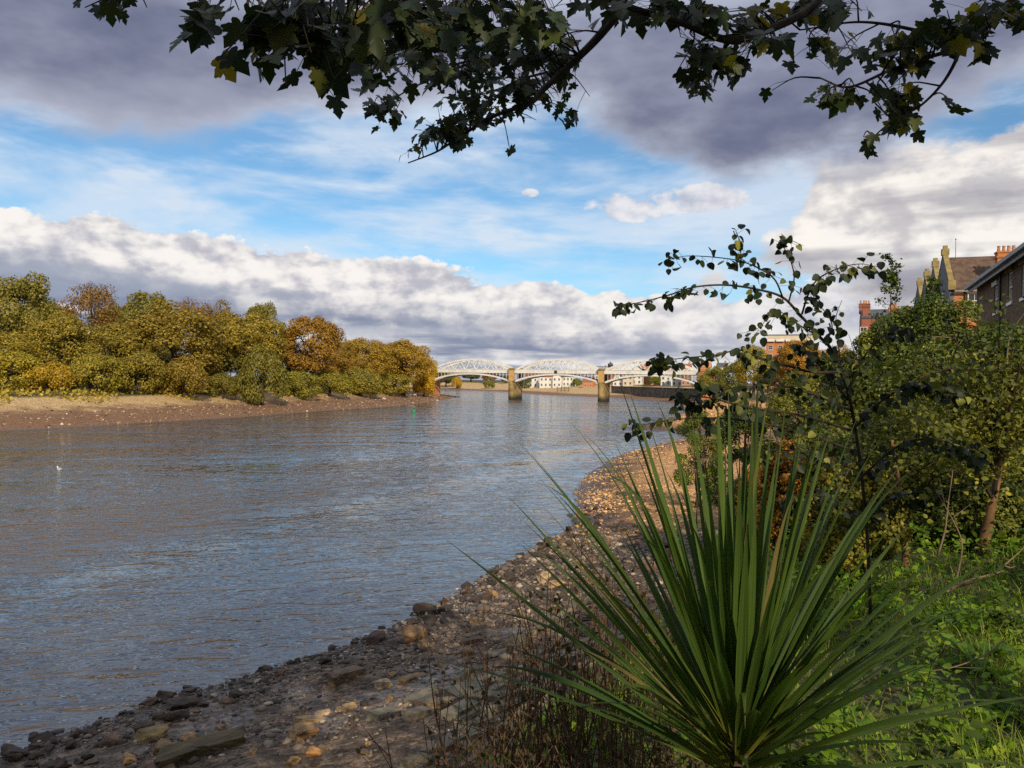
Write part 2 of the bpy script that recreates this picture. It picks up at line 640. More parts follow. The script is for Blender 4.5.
def build_ground():
    ang = np.concatenate([np.arange(-46, 46, .25), np.arange(46, 314, 4.0)]) * math.pi / 180
    rad = np.exp(np.arange(math.log(.5), math.log(4000), .0185))
    A, Rr = np.meshgrid(ang, rad)
    x, y = (np.sin(A) * Rr).ravel(), (np.cos(A) * Rr).ravel()
    z, s, p = tz(x, y, True)
    nA, nR = len(ang), len(rad)
    V = np.stack([x, y, z], 1)
    i = np.arange(nR - 1)[:, None] * nA
    j = np.arange(nA)[None]
    j2 = (j + 1) % nA
    q = np.stack([i + j, i + nA + j, i + nA + j2, i + j2], -1).reshape(-1, 4)
    V = np.concatenate([V, [[0, 0, tz1(0, 0)]]])
    c = len(V) - 1
    tri = np.stack([np.full(nA, c), np.arange(nA), (np.arange(nA) + 1) % nA], 1)
    m, nt, out = new_mat('ground')
    # zone attributes: how far up the bank, and which stretch
    at_ = lambda nm: E(nt, next(o for o in [nt.nodes.new('ShaderNodeAttribute')] if not setattr(o, 'attribute_name', nm)).outputs['Fac'])
    shr, bank, far, pit = at_('shore_distance'), at_('bank'), at_('far'), at_('pitching')
    g = pos(nt, 'world')
    n1 = noise(nt, g, .35, 6, .6)
    n2 = noise(nt, g, 2.2, 6, .65)
    n3 = noise(nt, g, 11, 5, .6)
    vo = nt.nodes.new('ShaderNodeTexVoronoi')
    nt.links.new(g, vo.inputs['Vector'])
    vo.inputs['Scale'].default_value = 7.0
    vo2 = nt.nodes.new('ShaderNodeTexVoronoi')
    nt.links.new(g, vo2.inputs['Vector'])
    vo2.inputs['Scale'].default_value = 24.0
    sepv = nt.nodes.new('ShaderNodeSeparateColor')
    nt.links.new(vo.outputs['Color'], sepv.inputs[0])
    peb = E(nt, sepv.outputs[0])
    sepw = nt.nodes.new('ShaderNodeSeparateColor')
    nt.links.new(vo2.outputs['Color'], sepw.inputs[0])
    peb2 = E(nt, sepw.outputs[0])
    mud = mixc(nt, n2.smooth(.35, .65), (.045, .030, .024), (.105, .066, .048))
    grav = mixc(nt, n2.smooth(.3, .7), (.30, .165, .070), (.54, .33, .15))
    c = mixc(nt, (shr * .16 + (n1 - .5) * 1.2).smooth(.25, 1.1), mud, grav)
    # the near stretch: brown foreshore
    nearc = mixc(nt, n2.smooth(.38, .66), (.052, .038, .027), (.155, .112, .078))
    nearc = mixc(nt, n1.smooth(.52, .62) * .7, nearc, (.16, .145, .135))
    c = mixc(nt, at_('near'), c, nearc)
    # far banks: brown foot, tan top
    fc = mixc(nt, (shr * .050 + (n1 - .5) * .8).smooth(.55, .95), (.16, .088, .048), (.40, .29, .145))
    fc = mixc(nt, n3.smooth(.55, .75) * .5, fc, (.30, .22, .14))
    fc = mixc(nt, n2.smooth(.55, .7) * .4, fc, (.13, .10, .05))
    c = mixc(nt, far, c, fc)
    pebc = mixc(nt, peb, (.35, .33, .32), (1.7, 1.6, 1.5))
    c = mixc(nt, .75, c, pebc, 'MULTIPLY')
    c = mixc(nt, .6, c, mixc(nt, peb2, (.35, .35, .35), (1.6, 1.6, 1.6)), 'MULTIPLY')
    grass = mixc(nt, n2.smooth(.3, .7), (.035, .045, .012), (.085, .085, .025))
    soil = mixc(nt, n3.smooth(.4, .6), (.03, .022, .015), (.07, .05, .03))
    grass = mixc(nt, n1.smooth(.45, .6), grass, soil)
    c = mixc(nt, (bank + (n2 - .5) * .5).smooth(.25, .7), c, grass)
    # wet strip at the waterline
    c = mixc(nt, shr.smooth(.1, 1.6, .62, 0) * (at_('near') * .75 + .25), c, (.022, .017, .014))
    h = n2 * .6 + n3 * .25 + E(nt, vo.outputs['Distance']) * -.35 + E(nt, vo2.outputs['Distance']) * -.12
    rough = (shr.smooth(.0, 3.0) * .55 + .38 + n1 * .1 - n1.smooth(.46, .56) * at_('near') * .42)
    principled(nt, out, c, rough, h, .16, .35)
    me = np_mesh('ground', V, [q, tri], m, True)
    nV = len(V)

    def attr(nm, v):
        a = me.attributes.new(nm, 'FLOAT', 'POINT')
        a.data.foreach_set('value', np.append(v, 1.0).astype(np.float32))
    w1, z1, w2, z2 = p.T
    attr('shore_distance', s)
    attr('bank', np.clip((s - w1 - w2 * .55) / (w2 * .5), 0, 1))
    leftbank = (x < -20) & (y > 0) & (x < -0.07 * y)
    attr('far', np.clip(np.maximum((y - 225) / 40, leftbank * 1.0), 0, 1))
    attr('near', np.clip(1 - (y - 35) / 9, 0, 1) * (x > -30))
    attr('pitching', np.zeros(nV - 1))
    return tag(link('ground', me), kind='structure')


build_ground()


def build_water():
    m, nt, out = new_mat('river water')
    g = pos(nt, 'world')
    sep = nt.nodes.new('ShaderNodeSeparateXYZ')
    nt.links.new(g, sep.inputs[0])
    x, y = E(nt, sep.outputs[0]), E(nt, sep.outputs[1])
    a = R_(14)
    u = x * math.cos(a) + y * math.sin(a)
    v = y * math.cos(a) - x * math.sin(a)
    dist = (x * x + y * y).pow(.5)
    w1 = noise(nt, vec(nt, u * .50, v * 1.25, 0), 1.0, 2, .5, .4)       # wind ripples, ~0.6 m
    w2 = noise(nt, vec(nt, u * 1.6, v * 3.4, 4), 1.0, 2, .5, .3)
    w3 = noise(nt, vec(nt, u * .85, v * .55, 8), 1.0, 3, .6, .4)          # longer swell
    w4 = noise(nt, vec(nt, u * .50, v * .17, 18), 1.0, 3, .6, .3)
    patch = noise(nt, vec(nt, u * .030, v * .075, 3), 1.0, 4, .55, .5)
    # a wash running slantwise across the river
    pa, pb = ground_at(0, 560), ground_at(420, 470)
    tdir = (pb - pa).normalized()
    off = (x - pa.x) * (-tdir.y) + (y - pa.y) * tdir.x
    wash = 1 - (off * .11 + (patch - .5) * 2.0).abs().smooth(.0, 1.0)
    edge0 = 1 - (off * .16 + .95 + (patch - .5) * 1.6).abs().smooth(.0, .8)
    amp = (patch.smooth(.35, .65) * .6 + .5 + wash * .7) * (1 - edge0 * .5)
    rg1 = 1 - (w1 * 2 - 1).abs() * 2.2
    rg2 = 1 - (w2 * 2 - 1).abs() * 2.2
    rg3 = 1 - (w3 * 2 - 1).abs() * 2.2
    h = ((w1 * .32 + rg1 * .14 + rg2 * .030) * dist.smooth(35, 75, 1, .15) + (w3 * .42 + rg3 * .17) * (dist.smooth(22, 50) * .85 + .15) * dist.smooth(110, 190, 1, .4) + w4 * 2.0 * dist.smooth(55, 130)) * amp
    b = nt.nodes.new('ShaderNodeBump')
    b.inputs['Strength'].default_value = 1.0
    b.inputs['Distance'].default_value = .42
    nt.links.new(h.k, b.inputs['Height'])
    # chop too fine to resolve far out: scattered facet tilt
    cn = noise(nt, vec(nt, x * 3.1, y * 7.3, 1.7), 1.0, 2, .6, col=True)
    vm = nt.nodes.new('ShaderNodeVectorMath'); vm.operation = 'SUBTRACT'
    nt.links.new(cn, vm.inputs[0]); vm.inputs[1].default_value = (.5, .5, .5)
    vs = nt.nodes.new('ShaderNodeVectorMath'); vs.operation = 'MULTIPLY'
    nt.links.new(vm.outputs[0], vs.inputs[0])
    k = dist.smooth(20, 220, .01, .07) * amp
    nt.links.new(vec(nt, k * .9, k, 0.0), vs.inputs[1])
    # normals tilted towards the viewer, more close by, to brighten the reflection
    edge = 1 - (off * .16 + .95 + (patch - .5) * 1.6).abs().smooth(.0, .8)
    lean = (dist.smooth(17, 46, .080, .016) - wash * .01 - edge * .045 + (patch - .5) * .09) * -1
    v0 = nt.nodes.new('ShaderNodeVectorMath'); v0.operation = 'ADD'
    nt.links.new(vs.outputs[0], v0.inputs[0]); nt.links.new(vec(nt, 0.0, lean, 0.0), v0.inputs[1])
    vs = v0
    va = nt.nodes.new('ShaderNodeVectorMath'); va.operation = 'ADD'
    nt.links.new(b.outputs[0], va.inputs[0]); nt.links.new(vs.outputs[0], va.inputs[1])
    vn = nt.nodes.new('ShaderNodeVectorMath'); vn.operation = 'NORMALIZE'
    nt.links.new(va.outputs[0], vn.inputs[0])
    p = nt.nodes.new('ShaderNodeBsdfPrincipled')
    p.inputs['Base Color'].default_value = (.026, .037, .050, 1)
    p.inputs['Roughness'].default_value = .06
    p.inputs['IOR'].default_value = 2.0
    nt.links.new(vn.outputs[0], p.inputs['Normal'])
    nt.links.new(p.outputs[0], out.inputs[0])
    mb = MB()
    mb.add([(-2500, -1200, 0), (1500, -1200, 0), (1500, 3000, 0), (-2500, 3000, 0)], [(0, 1, 2, 3)])
    tag(mb.build('river_water', m), kind='structure')


build_water()


def ground_hit(px, py):
    r = ray(px, py)
    t = 1.0
    p = Vector((0, 0, HC))
    while t < 900:
        q = Vector((0, 0, HC)) + r * t
        if q.z < max(tz1(q.x, q.y), 0): return q
        t *= 1.012
    return q


def on_ground(x, y, dz=0.0):
    return Vector((x, y, tz1(x, y) + dz))


# ------------------------------------------------------------------ materials
M_bark = rough_mat('bark', (.035, .028, .022), (.09, .07, .05), 3.0, .9, .03)
M_bark_lit = rough_mat('sunlit bark', (.10, .055, .025), (.24, .13, .06), 4.0, .85, .01)  # sunlit copy of the bark: orange sunlight put into its colour
M_twig = rough_mat('dark twig', (.022, .017, .012), (.05, .036, .024), 8.0, .8, .004)
M_dead = rough_mat('dead twig', (.13, .09, .055), (.26, .19, .12), 8.0, .8, .004)
M_tree = leaf_mat('bank tree leaves', [(.070, .074, .016), (.18, .162, .028), (.30, .258, .040), (.13, .115, .024), (.37, .30, .05)], .28, True, noise_scale=.35)
M_white = rough_mat('white painted iron', (.62, .61, .57), (.74, .73, .69), .6, .6, .004, c3=(.60, .59, .54))
M_offw = rough_mat('grey painted iron', (.42, .43, .42), (.54, .55, .53), .6, .6, .004)
M_stone = rough_mat('river stone', (.16, .125, .07), (.34, .26, .13), .5, .9, .05, c3=(.07, .06, .04))
M_pier = rough_mat('weed stained pier stone', (.17, .125, .055), (.38, .27, .11), .35, .9, .05, c3=(.08, .07, .035))
def _stain():
    nt = M_pier.node_tree
    p = next(n for n in nt.nodes if n.type == 'BSDF_PRINCIPLED')
    src = p.inputs['Base Color'].links[0].from_socket
    sp = nt.nodes.new('ShaderNodeSeparateXYZ')
    nt.links.new(pos(nt, 'world'), sp.inputs[0])
    zz = E(nt, sp.outputs[2]) + (noise(nt, pos(nt, 'world'), .6, 4) - .5) * 3
    nt.links.new(mixc(nt, zz.smooth(.3, 3.0), (.025, .024, .016), src), p.inputs['Base Color'])


_stain()
M_yellowbrick = brick_mat('yellow stock brick', (.52, .30, .08), (.42, .23, .06), (.40, .34, .24), 2.0)
M_orange = brick_mat('orange brick', (.48, .17, .05), (.40, .13, .04), (.40, .30, .2), 2.2, (.7, .65, .6))
M_red = brick_mat('red brick', (.30, .085, .045), (.24, .07, .04), (.3, .24, .2), 2.2)
M_brown = brick_mat('brown stock brick', (.16, .105, .06), (.115, .075, .045), (.17, .14, .11), 3.2)
M_slate = rough_mat('slate', (.06, .065, .075), (.11, .115, .125), 2.0, .6, .01)
M_tile = rough_mat('brown roof tiles', (.085, .055, .04), (.15, .095, .065), 2.5, .85, .02)
M_redtile = rough_mat('red roof tiles', (.26, .09, .05), (.36, .13, .07), 2.0, .85, .02)
M_render = rough_mat('white render', (.66, .65, .61), (.78, .77, .74), .5, .85, .003)
M_cream = rough_mat('cream render', (.55, .48, .36), (.66, .58, .45), .5, .85, .003)
M_paint = rough_mat('white gloss paint', (.70, .70, .68), (.80, .80, .78), 1.0, .4, .001)
M_terra = rough_mat('terracotta', (.42, .20, .09), (.50, .27, .13), 3.0, .8, .004)
M_dark = rough_mat('dark metal', (.02, .02, .02), (.05, .05, .05), 3.0, .5, .002)
M_lead = rough_mat('grey gutter', (.20, .21, .22), (.28, .29, .3), 3.0, .5, .002)
M_coping = rough_mat('lichened coping', (.20, .155, .06), (.33, .26, .11), 2.0, .9, .01)
M_timber = rough_mat('weathered timber', (.05, .045, .035), (.13, .11, .08), 2.0, .9, .01)


def glass_mat():
    m, nt, out = new_mat('window glass')
    n = noise(nt, pos(nt), .8, 2)
    principled(nt, out, mixc(nt, n, (.02, .025, .03), (.06, .065, .07)), .06, None, 0, .6)
    return m


M_glass = glass_mat()

# ------------------------------------------------------------------ trees
def crown(R, Hh, nl, nleaf, leaf, seed, tpl=T_CARD, core=.55, flat=1.0, lobe=(.30, .46)):
    """billowing crown: lobes spread through an ellipsoid, leaves over each lobe"""
    rg = np.random.default_rng(seed)
    d = unit(rg.normal(size=(nl, 3)))
    d[:, 2] = np.where(d[:, 2] < -.75, -d[:, 2], d[:, 2])
    rad = rg.uniform(.58, .80, nl)[:, None]
    ax = np.array([R, R, Hh])
    c = d * rad * ax * rg.uniform(.85, 1.1, (nl, 1))
    r = rg.uniform(lobe[0], lobe[1], nl) * R
    Ps, Ns = [], []
    w = r ** 2 / np.sum(r ** 2)
    for i in range(nl):
        k = int(nleaf * w[i])
        q = unit(rg.normal(size=(k, 3)) + .55 * unit(c[i] / ax))
        p = c[i] + q * r[i] * rg.uniform(.62, 1.06, (k, 1)) * np.array([1, 1, .85 * flat])
        Ps.append(p)
        Ns.append(unit(q + rg.normal(size=(k, 3)) * .45 + np.array([0, 0, .2])))
    P, N = np.concatenate(Ps), np.concatenate(Ns)
    keep = np.linalg.norm(P / ax, axis=1) > core * rg.uniform(.8, 1.2, len(P))
    P, N = P[keep], N[keep]
    return leaf_cloud(P, N, leaf * rg.uniform(.6, 1.3, len(P)), tpl, rg=rg)


def trunk_mb(H, R, seed, r0=.35):
    rd = random.Random(seed)
    mb = MB()
    pts = [Vector((0, 0, -.6)), Vector((0, 0, H * .12)), Vector((rd.uniform(-.2, .2), rd.uniform(-.2, .2), H * .3)), Vector((rd.uniform(-.4, .4), rd.uniform(-.4, .4), H * .55)), Vector((rd.uniform(-.6, .6), rd.uniform(-.6, .6), H * .86))]
    mb.tube(pts, [r0 * 1.4, r0, r0 * .8, r0 * .5, r0 * .12], 8)
    for k in range(8):
        a = k * 2.4 + rd.uniform(-.3, .3)
        b = pts[2].lerp(pts[3], rd.random())
        e = Vector((math.cos(a) * R * rd.uniform(.5, .8), math.sin(a) * R * rd.uniform(.5, .8), H * rd.uniform(.45, .85)))
        mb.tube([b, b.lerp(e, .5) + Vector((0, 0, -.3)), e], [r0 * .4, r0 * .25, r0 * .05], 5)
    return mb


PROTO = {}


def make_proto(key, R, H, seed, n=18000, leaf=.27, cz=.55, semi=.44, nl=34, core=.55, lobe=(.28, .42)):
    V, fs = crown(R, H * semi, nl, n, leaf, seed, core=core, lobe=lobe)
    V[:, 2] += H * cz
    me = np_mesh('crown', V, fs, M_tree)
    tm = trunk_mb(H, R, seed).mesh('trunk', M_bark, True)
    PROTO[key] = (me, tm, R, H)


for i in range(5): make_proto('round%d' % i, 5, 12, 40 + i, nl=44 + 9 * i, lobe=((.22, .38), (.18, .38), (.15, .33), (.22, .33), (.15, .31))[i])
for i in range(2): make_proto('bare%d' % i, 5, 12, 60 + i, n=5600, leaf=.24, nl=44, core=.35, lobe=(.2, .34))
for i in range(3): make_proto('bush%d' % i, 5, 7, 70 + i, n=9000, leaf=.36, cz=.46, semi=.46, nl=30)


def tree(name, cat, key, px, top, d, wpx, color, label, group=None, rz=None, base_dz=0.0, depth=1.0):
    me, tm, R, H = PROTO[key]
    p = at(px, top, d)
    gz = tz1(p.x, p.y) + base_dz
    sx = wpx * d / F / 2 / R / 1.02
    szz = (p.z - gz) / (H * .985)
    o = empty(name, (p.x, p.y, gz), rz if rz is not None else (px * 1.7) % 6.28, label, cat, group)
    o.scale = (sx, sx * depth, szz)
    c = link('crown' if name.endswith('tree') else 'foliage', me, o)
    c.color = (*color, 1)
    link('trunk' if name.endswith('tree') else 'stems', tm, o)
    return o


OLIVE, GOLD, RUSS, PURP, DARKG, YEL, BROWN, GREEN = (1, 1, 1), (1.5, 1.15, .8), (1.35, .8, .7), (.95, .62, .85), (.55, .72, .75), (2.0, 1.5, .7), (1.1, .82, .75), (.8, 1.05, .8)
G1 = 'autumn trees along the far left bank'
for a in [
    ('round0', 12, 270, 175.5, 92, OLIVE, 'tall olive green tree at the far left edge of the picture, highest in the wood'),
    ('bare0', 92, 282, 208.3, 72, PURP, 'reddish brown thinning tree with round top behind the olive trees at far left'),
    ('round3', 62, 312, 169.6, 78, (1.2, 1.08, .8), 'olive yellow tree in front of the reddish brown tree at far left'),
    ('round2', 0, 330, 159.1, 90, (1.35, 1.2, .8), 'yellow green tree low on the bank at the left edge'),
    ('round4', 150, 288, 210.6, 66, (.8, .85, .9), 'dark olive tree topping the wood between the two brown thin trees'),
    ('bare1', 192, 291, 234.0, 60, PURP, 'purple brown nearly bare tree peeping over the wood left of centre'),
    ('round1', 175, 304, 177.8, 106, (1.05, .88, .72), 'large brown olive tree full to the ground in the middle of the wood'),
    ('round3', 116, 322, 173.2, 76, (1.1, 1.0, .75), 'olive brown tree left of the large brown olive tree, leafy to the ground'),
    ('round0', 264, 299, 215.6, 50, (.9, .9, .8), 'olive tree whose crown tops the group left of the russet tree'),
    ('round2', 246, 312, 201.2, 84, (1.25, 1.08, .8), 'yellow olive spreading tree behind the round willowy bush'),
    ('round4', 312, 313, 215.6, 72, (1.3, .84, .66), 'russet brown domed tree left of the golden trees, dark gap beneath it'),
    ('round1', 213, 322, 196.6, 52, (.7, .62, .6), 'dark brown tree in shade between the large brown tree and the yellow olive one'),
    ('round2', 366, 338, 259.6, 58, (1.45, 1.08, .75), 'golden olive tree right of the russet domed tree'),
    ('round3', 404, 339, 283.8, 60, (1.5, 1.1, .75), 'golden tree with the rightmost large crown of the wood'),
    ('round0', 345, 348, 248.6, 40, (1.2, .85, .68), 'brownish low tree between the russet tree and the golden trees'),
    ('round4', 385, 348, 288.2, 46, (1.2, .9, .7), 'brown gold tree tucked between the two golden crowns'),
    ('round1', 427, 357, 318.0, 26, YEL, 'small bright gold tree just above the left bridge end'),
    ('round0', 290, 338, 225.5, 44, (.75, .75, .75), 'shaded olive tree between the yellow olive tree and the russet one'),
    ('round4', 122, 300, 228.1, 70, (.9, .8, .7), 'olive brown tree filling the gap behind the reddish brown thinning tree'),
    ('round3', 45, 296, 220.0, 80, (.9, .92, .8), 'olive tree filling the gap right of the tall tree at the left edge'),
    ('round1', 222, 303, 239.8, 56, (1.0, .8, .65), 'brown tree in the dip between the purple brown tree and the olive crown'),
    ('round2', 340, 338, 280.5, 44, (1.3, .95, .7), 'amber tree behind the dip between the russet and golden trees'),
    ('round0', 385, 341, 313.5, 50, (1.35, 1.0, .7), 'golden brown tree behind the two golden crowns'),
]:
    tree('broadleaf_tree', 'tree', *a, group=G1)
G2 = 'shrubs along the far left bank'
for a in [
    ('bush0', 8, 352, 143.6, 62, (1.4, 1.3, .7), 'yellow green shrub at the left edge below the tall olive tree'),
    ('bush1', 52, 362, 145.9, 52, (1.7, 1.3, .6), 'golden yellow shrub low on the bank, second from the left edge'),
    ('bush2', 96, 352, 152.8, 56, (1.15, 1.1, .75), 'olive shrub on the bank below the reddish brown thinning tree'),
    ('bush0', 140, 352, 159.6, 54, (1.0, .92, .7), 'brownish olive shrub under the left side of the large brown olive tree'),
    ('bush1', 185, 356, 166.4, 52, (1.05, .85, .65), 'brown shrub under the right side of the large brown olive tree'),
    ('bush2', 223, 372, 177.8, 30, (.75, .75, .7), 'small dark shrub left of the round willowy bush'),
    ('bush1', 263, 346, 180.1, 48, (.72, .74, .62), 'round willowy olive bush standing forward on the bank'),
    ('bush0', 300, 372, 202.9, 44, (1.0, 1.05, .75), 'green hedge shrub right of the round willowy bush'),
    ('bush2', 330, 370, 218.9, 44, (1.1, 1.1, .75), 'olive hedge shrub below the pale roof'),
    ('bush1', 360, 368, 241.7, 50, (1.05, 1.02, .75), 'olive hedge shrub below the golden trees'),
    ('bush0', 392, 374, 271.3, 46, (1.15, 1.05, .75), 'last olive hedge shrub before the white dinghy'),
    ('bush2', 424, 371.5, 300.0, 24, (2.3, 1.65, .5), 'round bright yellow bush in front of the left bridge abutment'),
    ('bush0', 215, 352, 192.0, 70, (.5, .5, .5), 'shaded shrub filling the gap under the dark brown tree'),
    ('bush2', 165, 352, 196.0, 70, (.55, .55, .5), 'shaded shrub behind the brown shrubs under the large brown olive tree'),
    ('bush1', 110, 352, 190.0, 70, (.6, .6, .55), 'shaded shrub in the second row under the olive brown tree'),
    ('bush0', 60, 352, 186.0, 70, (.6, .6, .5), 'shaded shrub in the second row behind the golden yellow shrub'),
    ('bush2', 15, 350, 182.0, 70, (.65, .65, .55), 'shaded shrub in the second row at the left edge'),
    ('bush1', 350, 360, 257.6, 24, (1.0, 1.5, .7), 'fresh green shrub behind the hedge under the russet tree'),
]:
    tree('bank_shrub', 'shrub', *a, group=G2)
# low weeds at the foot of the wood
def bank_weeds():
    rg = np.random.default_rng(5)
    n = 5200
    t = rg.random(n)
    k = (rg.random(n) ** .7)
    a, b = np.array(ground_at(-60, 434)[:2]), np.array(ground_at(412, 404.5)[:2])
    P = a + (b - a) * t[:, None]
    nd = unit(np.array([[-(b - a)[1], (b - a)[0]]]))
    P = P + nd * (16 + 9 * k[:, None] + 3 * np.sin(t * 40)[:, None])
    z = tz(P[:, 0], P[:, 1]) + rg.uniform(0, .7, n) * (.4 + k)
    V, fs = leaf_cloud(np.stack([P[:, 0], P[:, 1], z], 1), rg.normal(size=(n, 3)) + [0, -.4, .6], rg.uniform(.3, .8, n), T_CARD, rg=rg)
    o = link('bank_weeds', np_mesh('bank_weeds', V, fs, M_tree))
    o.color = (1.5, 1.35, 1.2, 1)
    tag(o, 'low olive weeds along the foot of the wood on the left bank', 'weeds', kind='stuff')


bank_weeds()

# far trees seen under and past the bridge
G3 = 'far trees beyond the bridge'
for a in [
    ('round0', 446, 372, 640, 22, DARKG, 'dark far tree under the left span beside the abutment'),
    ('bush1', 457, 376, 600, 11, YEL, 'small yellow far tree under the left span'),
    ('round2', 471, 371, 680, 22, DARKG, 'dark green far tree under the middle of the left span'),
    ('round3', 490, 372, 660, 18, (1.3, .75, .6), 'russet far tree under the right of the left span'),
    ('bush2', 489, 380, 590, 12, GREEN, 'low green far bush under the right of the left span'),
    ('round4', 506, 375, 640, 14, GREEN, 'green far tree just left of the first pier'),
    ('bush0', 525, 378, 560, 14, DARKG, 'dark far bush right of the first pier'),
    ('bush2', 577, 378, 540, 10, GREEN, 'green far bush left of the orange house under the middle span'),
    ('round1', 655, 376, 440, 13, GREEN, 'green far tree under the right span'),
    ('round0', 713, 365, 262, 30, (.95, 1.05, .8), 'olive tree just right of the right bridge abutment'),
    ('round2', 754, 345, 215, 44, (1.25, 1.15, .75), 'yellow olive tree left of the distant brick flats'),
    ('round3', 733, 362, 240, 30, (.7, .8, .75), 'dark green tree behind the parked white vehicles'),
    ('round4', 800, 338, 160, 60, (1.7, 1.05, .6), 'golden brown tree below the distant brick flats'),
    ('round1', 838, 346, 120, 52, (1.5, 1.0, .6), 'golden tree right of the distant brick flats behind the dark twigs'),
    ('round0', 775, 368, 170, 40, (1.1, 1.1, .75), 'low olive tree in front of the distant brick flats'),
]:
    tree('broadleaf_tree' if a[0][0] == 'r' else 'bank_shrub', 'tree' if a[0][0] == 'r' else 'shrub', *a, group=G3)

# ------------------------------------------------------------------ the railway bridge
def build_bridge():
    A, B = at(430, 372, 330), at(699, 372, 291)
    ax = Vector((B.x - A.x, B.y - A.y, 0))
    L = ax.length
    rz = math.atan2(ax.y, ax.x)
    root = empty('railway_bridge', (A.x, A.y, 0), rz, 'white iron railway bridge of three bowstring spans on brick piers across the river', 'bridge')
    s_ = L / 3
    W = 9.0
    ztop, zbot, zspr, zcr, ztr = 12.3, 11.0, 7.3, 10.4, 16.4
    # deck slab and parapets
    mb = MB(); mb.box((L / 2, W / 2, 10.8), (L, W - .4, .36)); mb.build('deck', M_offw, root)
    for y in (0.0, W):
        mb = MB()
        mb.box((L / 2, y, (ztop + zbot) / 2), (L, .22, ztop - zbot))
        mb.box((L / 2, y - .02, ztop + .08), (L, .42, .16))
        mb.box((L / 2, y - .02, zbot - .08), (L, .46, .16))
        for k in range(int(L / 1.6)): mb.box((k * 1.6 + .8, y, (ztop + zbot) / 2), (.12, .30, ztop - zbot - .01))
        mb.build('parapet', M_white, root)
    for i in range(3):
        x0, x1 = i * s_ + 1.6, (i + 1) * s_ - 1.6
        n = 14
        for y in (.55, W - .55):
            mb = MB()
            top = []
            for k in range(n + 1):
                t = k / n
                top.append(Vector((x0 + (x1 - x0) * t, y, ztop - .1 + (ztr - ztop) * (1 - (2 * t - 1) ** 2) ** .92)))
            fine = []
            for k in range(n * 3 + 1):
                t = k / (n * 3)
                fine.append(Vector((x0 + (x1 - x0) * t, y, ztop - .1 + (ztr - ztop) * (1 - (2 * t - 1) ** 2) ** .92)))
            for p, q in zip(fine[:-1], fine[1:]): mb.bar(p, q + (q - p) * .06, .6, .72)
            for k in range(1, n):
                bot = Vector((top[k].x, y, ztop - .2))
                nb = Vector((top[k + 1].x if k % 2 else top[k - 1].x, y, ztop - .2))
                if k % 2:
                    mb.bar(top[k], Vector((top[k + 1].x, y, ztop - .2)), .3, .36, (0, 1, 0))
                    mb.bar(top[k], Vector((top[k - 1].x, y, ztop - .2)), .3, .36, (0, 1, 0))
            mb.build('bowstring_truss', M_white, root)
        mb = MB()
        for k in range(3, n - 2):
            t = k / n
            z = ztop - .1 + (ztr - ztop) * (1 - (2 * t - 1) ** 2) ** .92
            if z > 15.2: mb.bar((x0 + (x1 - x0) * t, .8, z), (x0 + (x1 - x0) * t, W - .8, z), .2, .25)
        mb.build('cross_brace', M_offw, root)
        for y in (-.1, 3.0, 6.0, W + .1):
            mb = MB()
            m = 24
            pts = []
            for k in range(m + 1):
                t = k / m
                pts.append(Vector((x0 - .5 + (x1 - x0 + 1) * t, y, zspr + (zcr - zspr) * (1 - (2 * t - 1) ** 2) ** .8)))
            for p, q in zip(pts[:-1], pts[1:]): mb.bar(p, q + (q - p) * .05, .36, .62)
            for k in range(1, m):
                if abs(2 * k / m - 1) > .22: mb.bar(pts[k], (pts[k].x, y, zbot - .1), .13, .13, (0, 1, 0))
            mb.build('arch_rib', M_offw if 0 < y < W else M_white, root)
    for i in (1, 2):
        x = i * s_
        mb = MB()
        mb.box((x, W / 2 - .3, 2.4), (2.5, W + .6, 9.6))
        mb.lathe([(1.25, -2.4), (1.22, 7.2), (1.0, 7.6)], (x, -.8, 0), 14)
        pier = mb.build('pier', M_pier, root)
        mb = MB(); mb.box((x, W / 2 - .6, 7.45), (3.0, W + 2.6, .5)); mb.build('plinth', M_stone, pier)
        for yy in (-.7, W + .7):
            mb = MB(); mb.box((x, yy, 9.9), (2.1, 1.5, 4.6)); mb.build('pillar', M_yellowbrick, pier)
            mb = MB(); mb.box((x, yy, 12.45), (2.6, 2.0, .5)); mb.box((x, yy, 12.85), (1.9, 1.4, .34)); mb.build('cap', M_stone, pier)
    for x, sg in ((-2.6, -1), (L + 2.6, 1)):
        mb = MB()
        mb.box((x, W / 2, 5.5), (5.4, W + 2.2, 12.0))
        ab = mb.build('abutment', M_orange, root)
        mb = MB(); mb.box((x, W / 2, 11.85), (5.8, W + 2.6, .7)); mb.build('coping', M_coping, ab)
        mb = MB(); mb.box((x - sg * .4, -.9, 12.75), (3.2, 1.2, 1.2)); mb.build('parapet_end', M_orange, ab)
    # signal telegraph box hung at midspan
    mb = MB(); mb.box((1.5 * s_, -.45, 11.5), (1.0, .4, 1.1)); mb.build('signal_box', M_dark, root)


build_bridge()


# ------------------------------------------------------------------ houses
def window(parent, M, w, h, label=None, bars=1, name='window'):
    """sash window on the wall plane: M places local x right, z up, -y out of the wall"""
    mb = MB()
    t = .07 if w > .8 else .05
    for cx, cz, sx, sz in ((-w / 2 + t / 2, 0, t, h), (w / 2 - t / 2, 0, t, h), (0, h / 2 - t / 2, w - 2 * t, t), (0, -h / 2 + t / 2, w - 2 * t, t), (0, 0, w - 2 * t, t * .8)):
        mb.box((cx, -.05, cz), (sx, .1, sz))
    for b in range(bars): mb.box((-w / 2 + w * (b + 1) / (bars + 1), -.04, 0), (.03, .06, h - 2 * t))
    mb.box((0, -.09, -h / 2 - .06), (w + .16, .18, .1))
    o = mb.build(name, M_paint, parent)
    o.matrix_local = M
    g = MB(); g.box((0, -.015, 0), (w - .02, .03, h - .02))
    g.build('pane', M_glass, o)
    return o


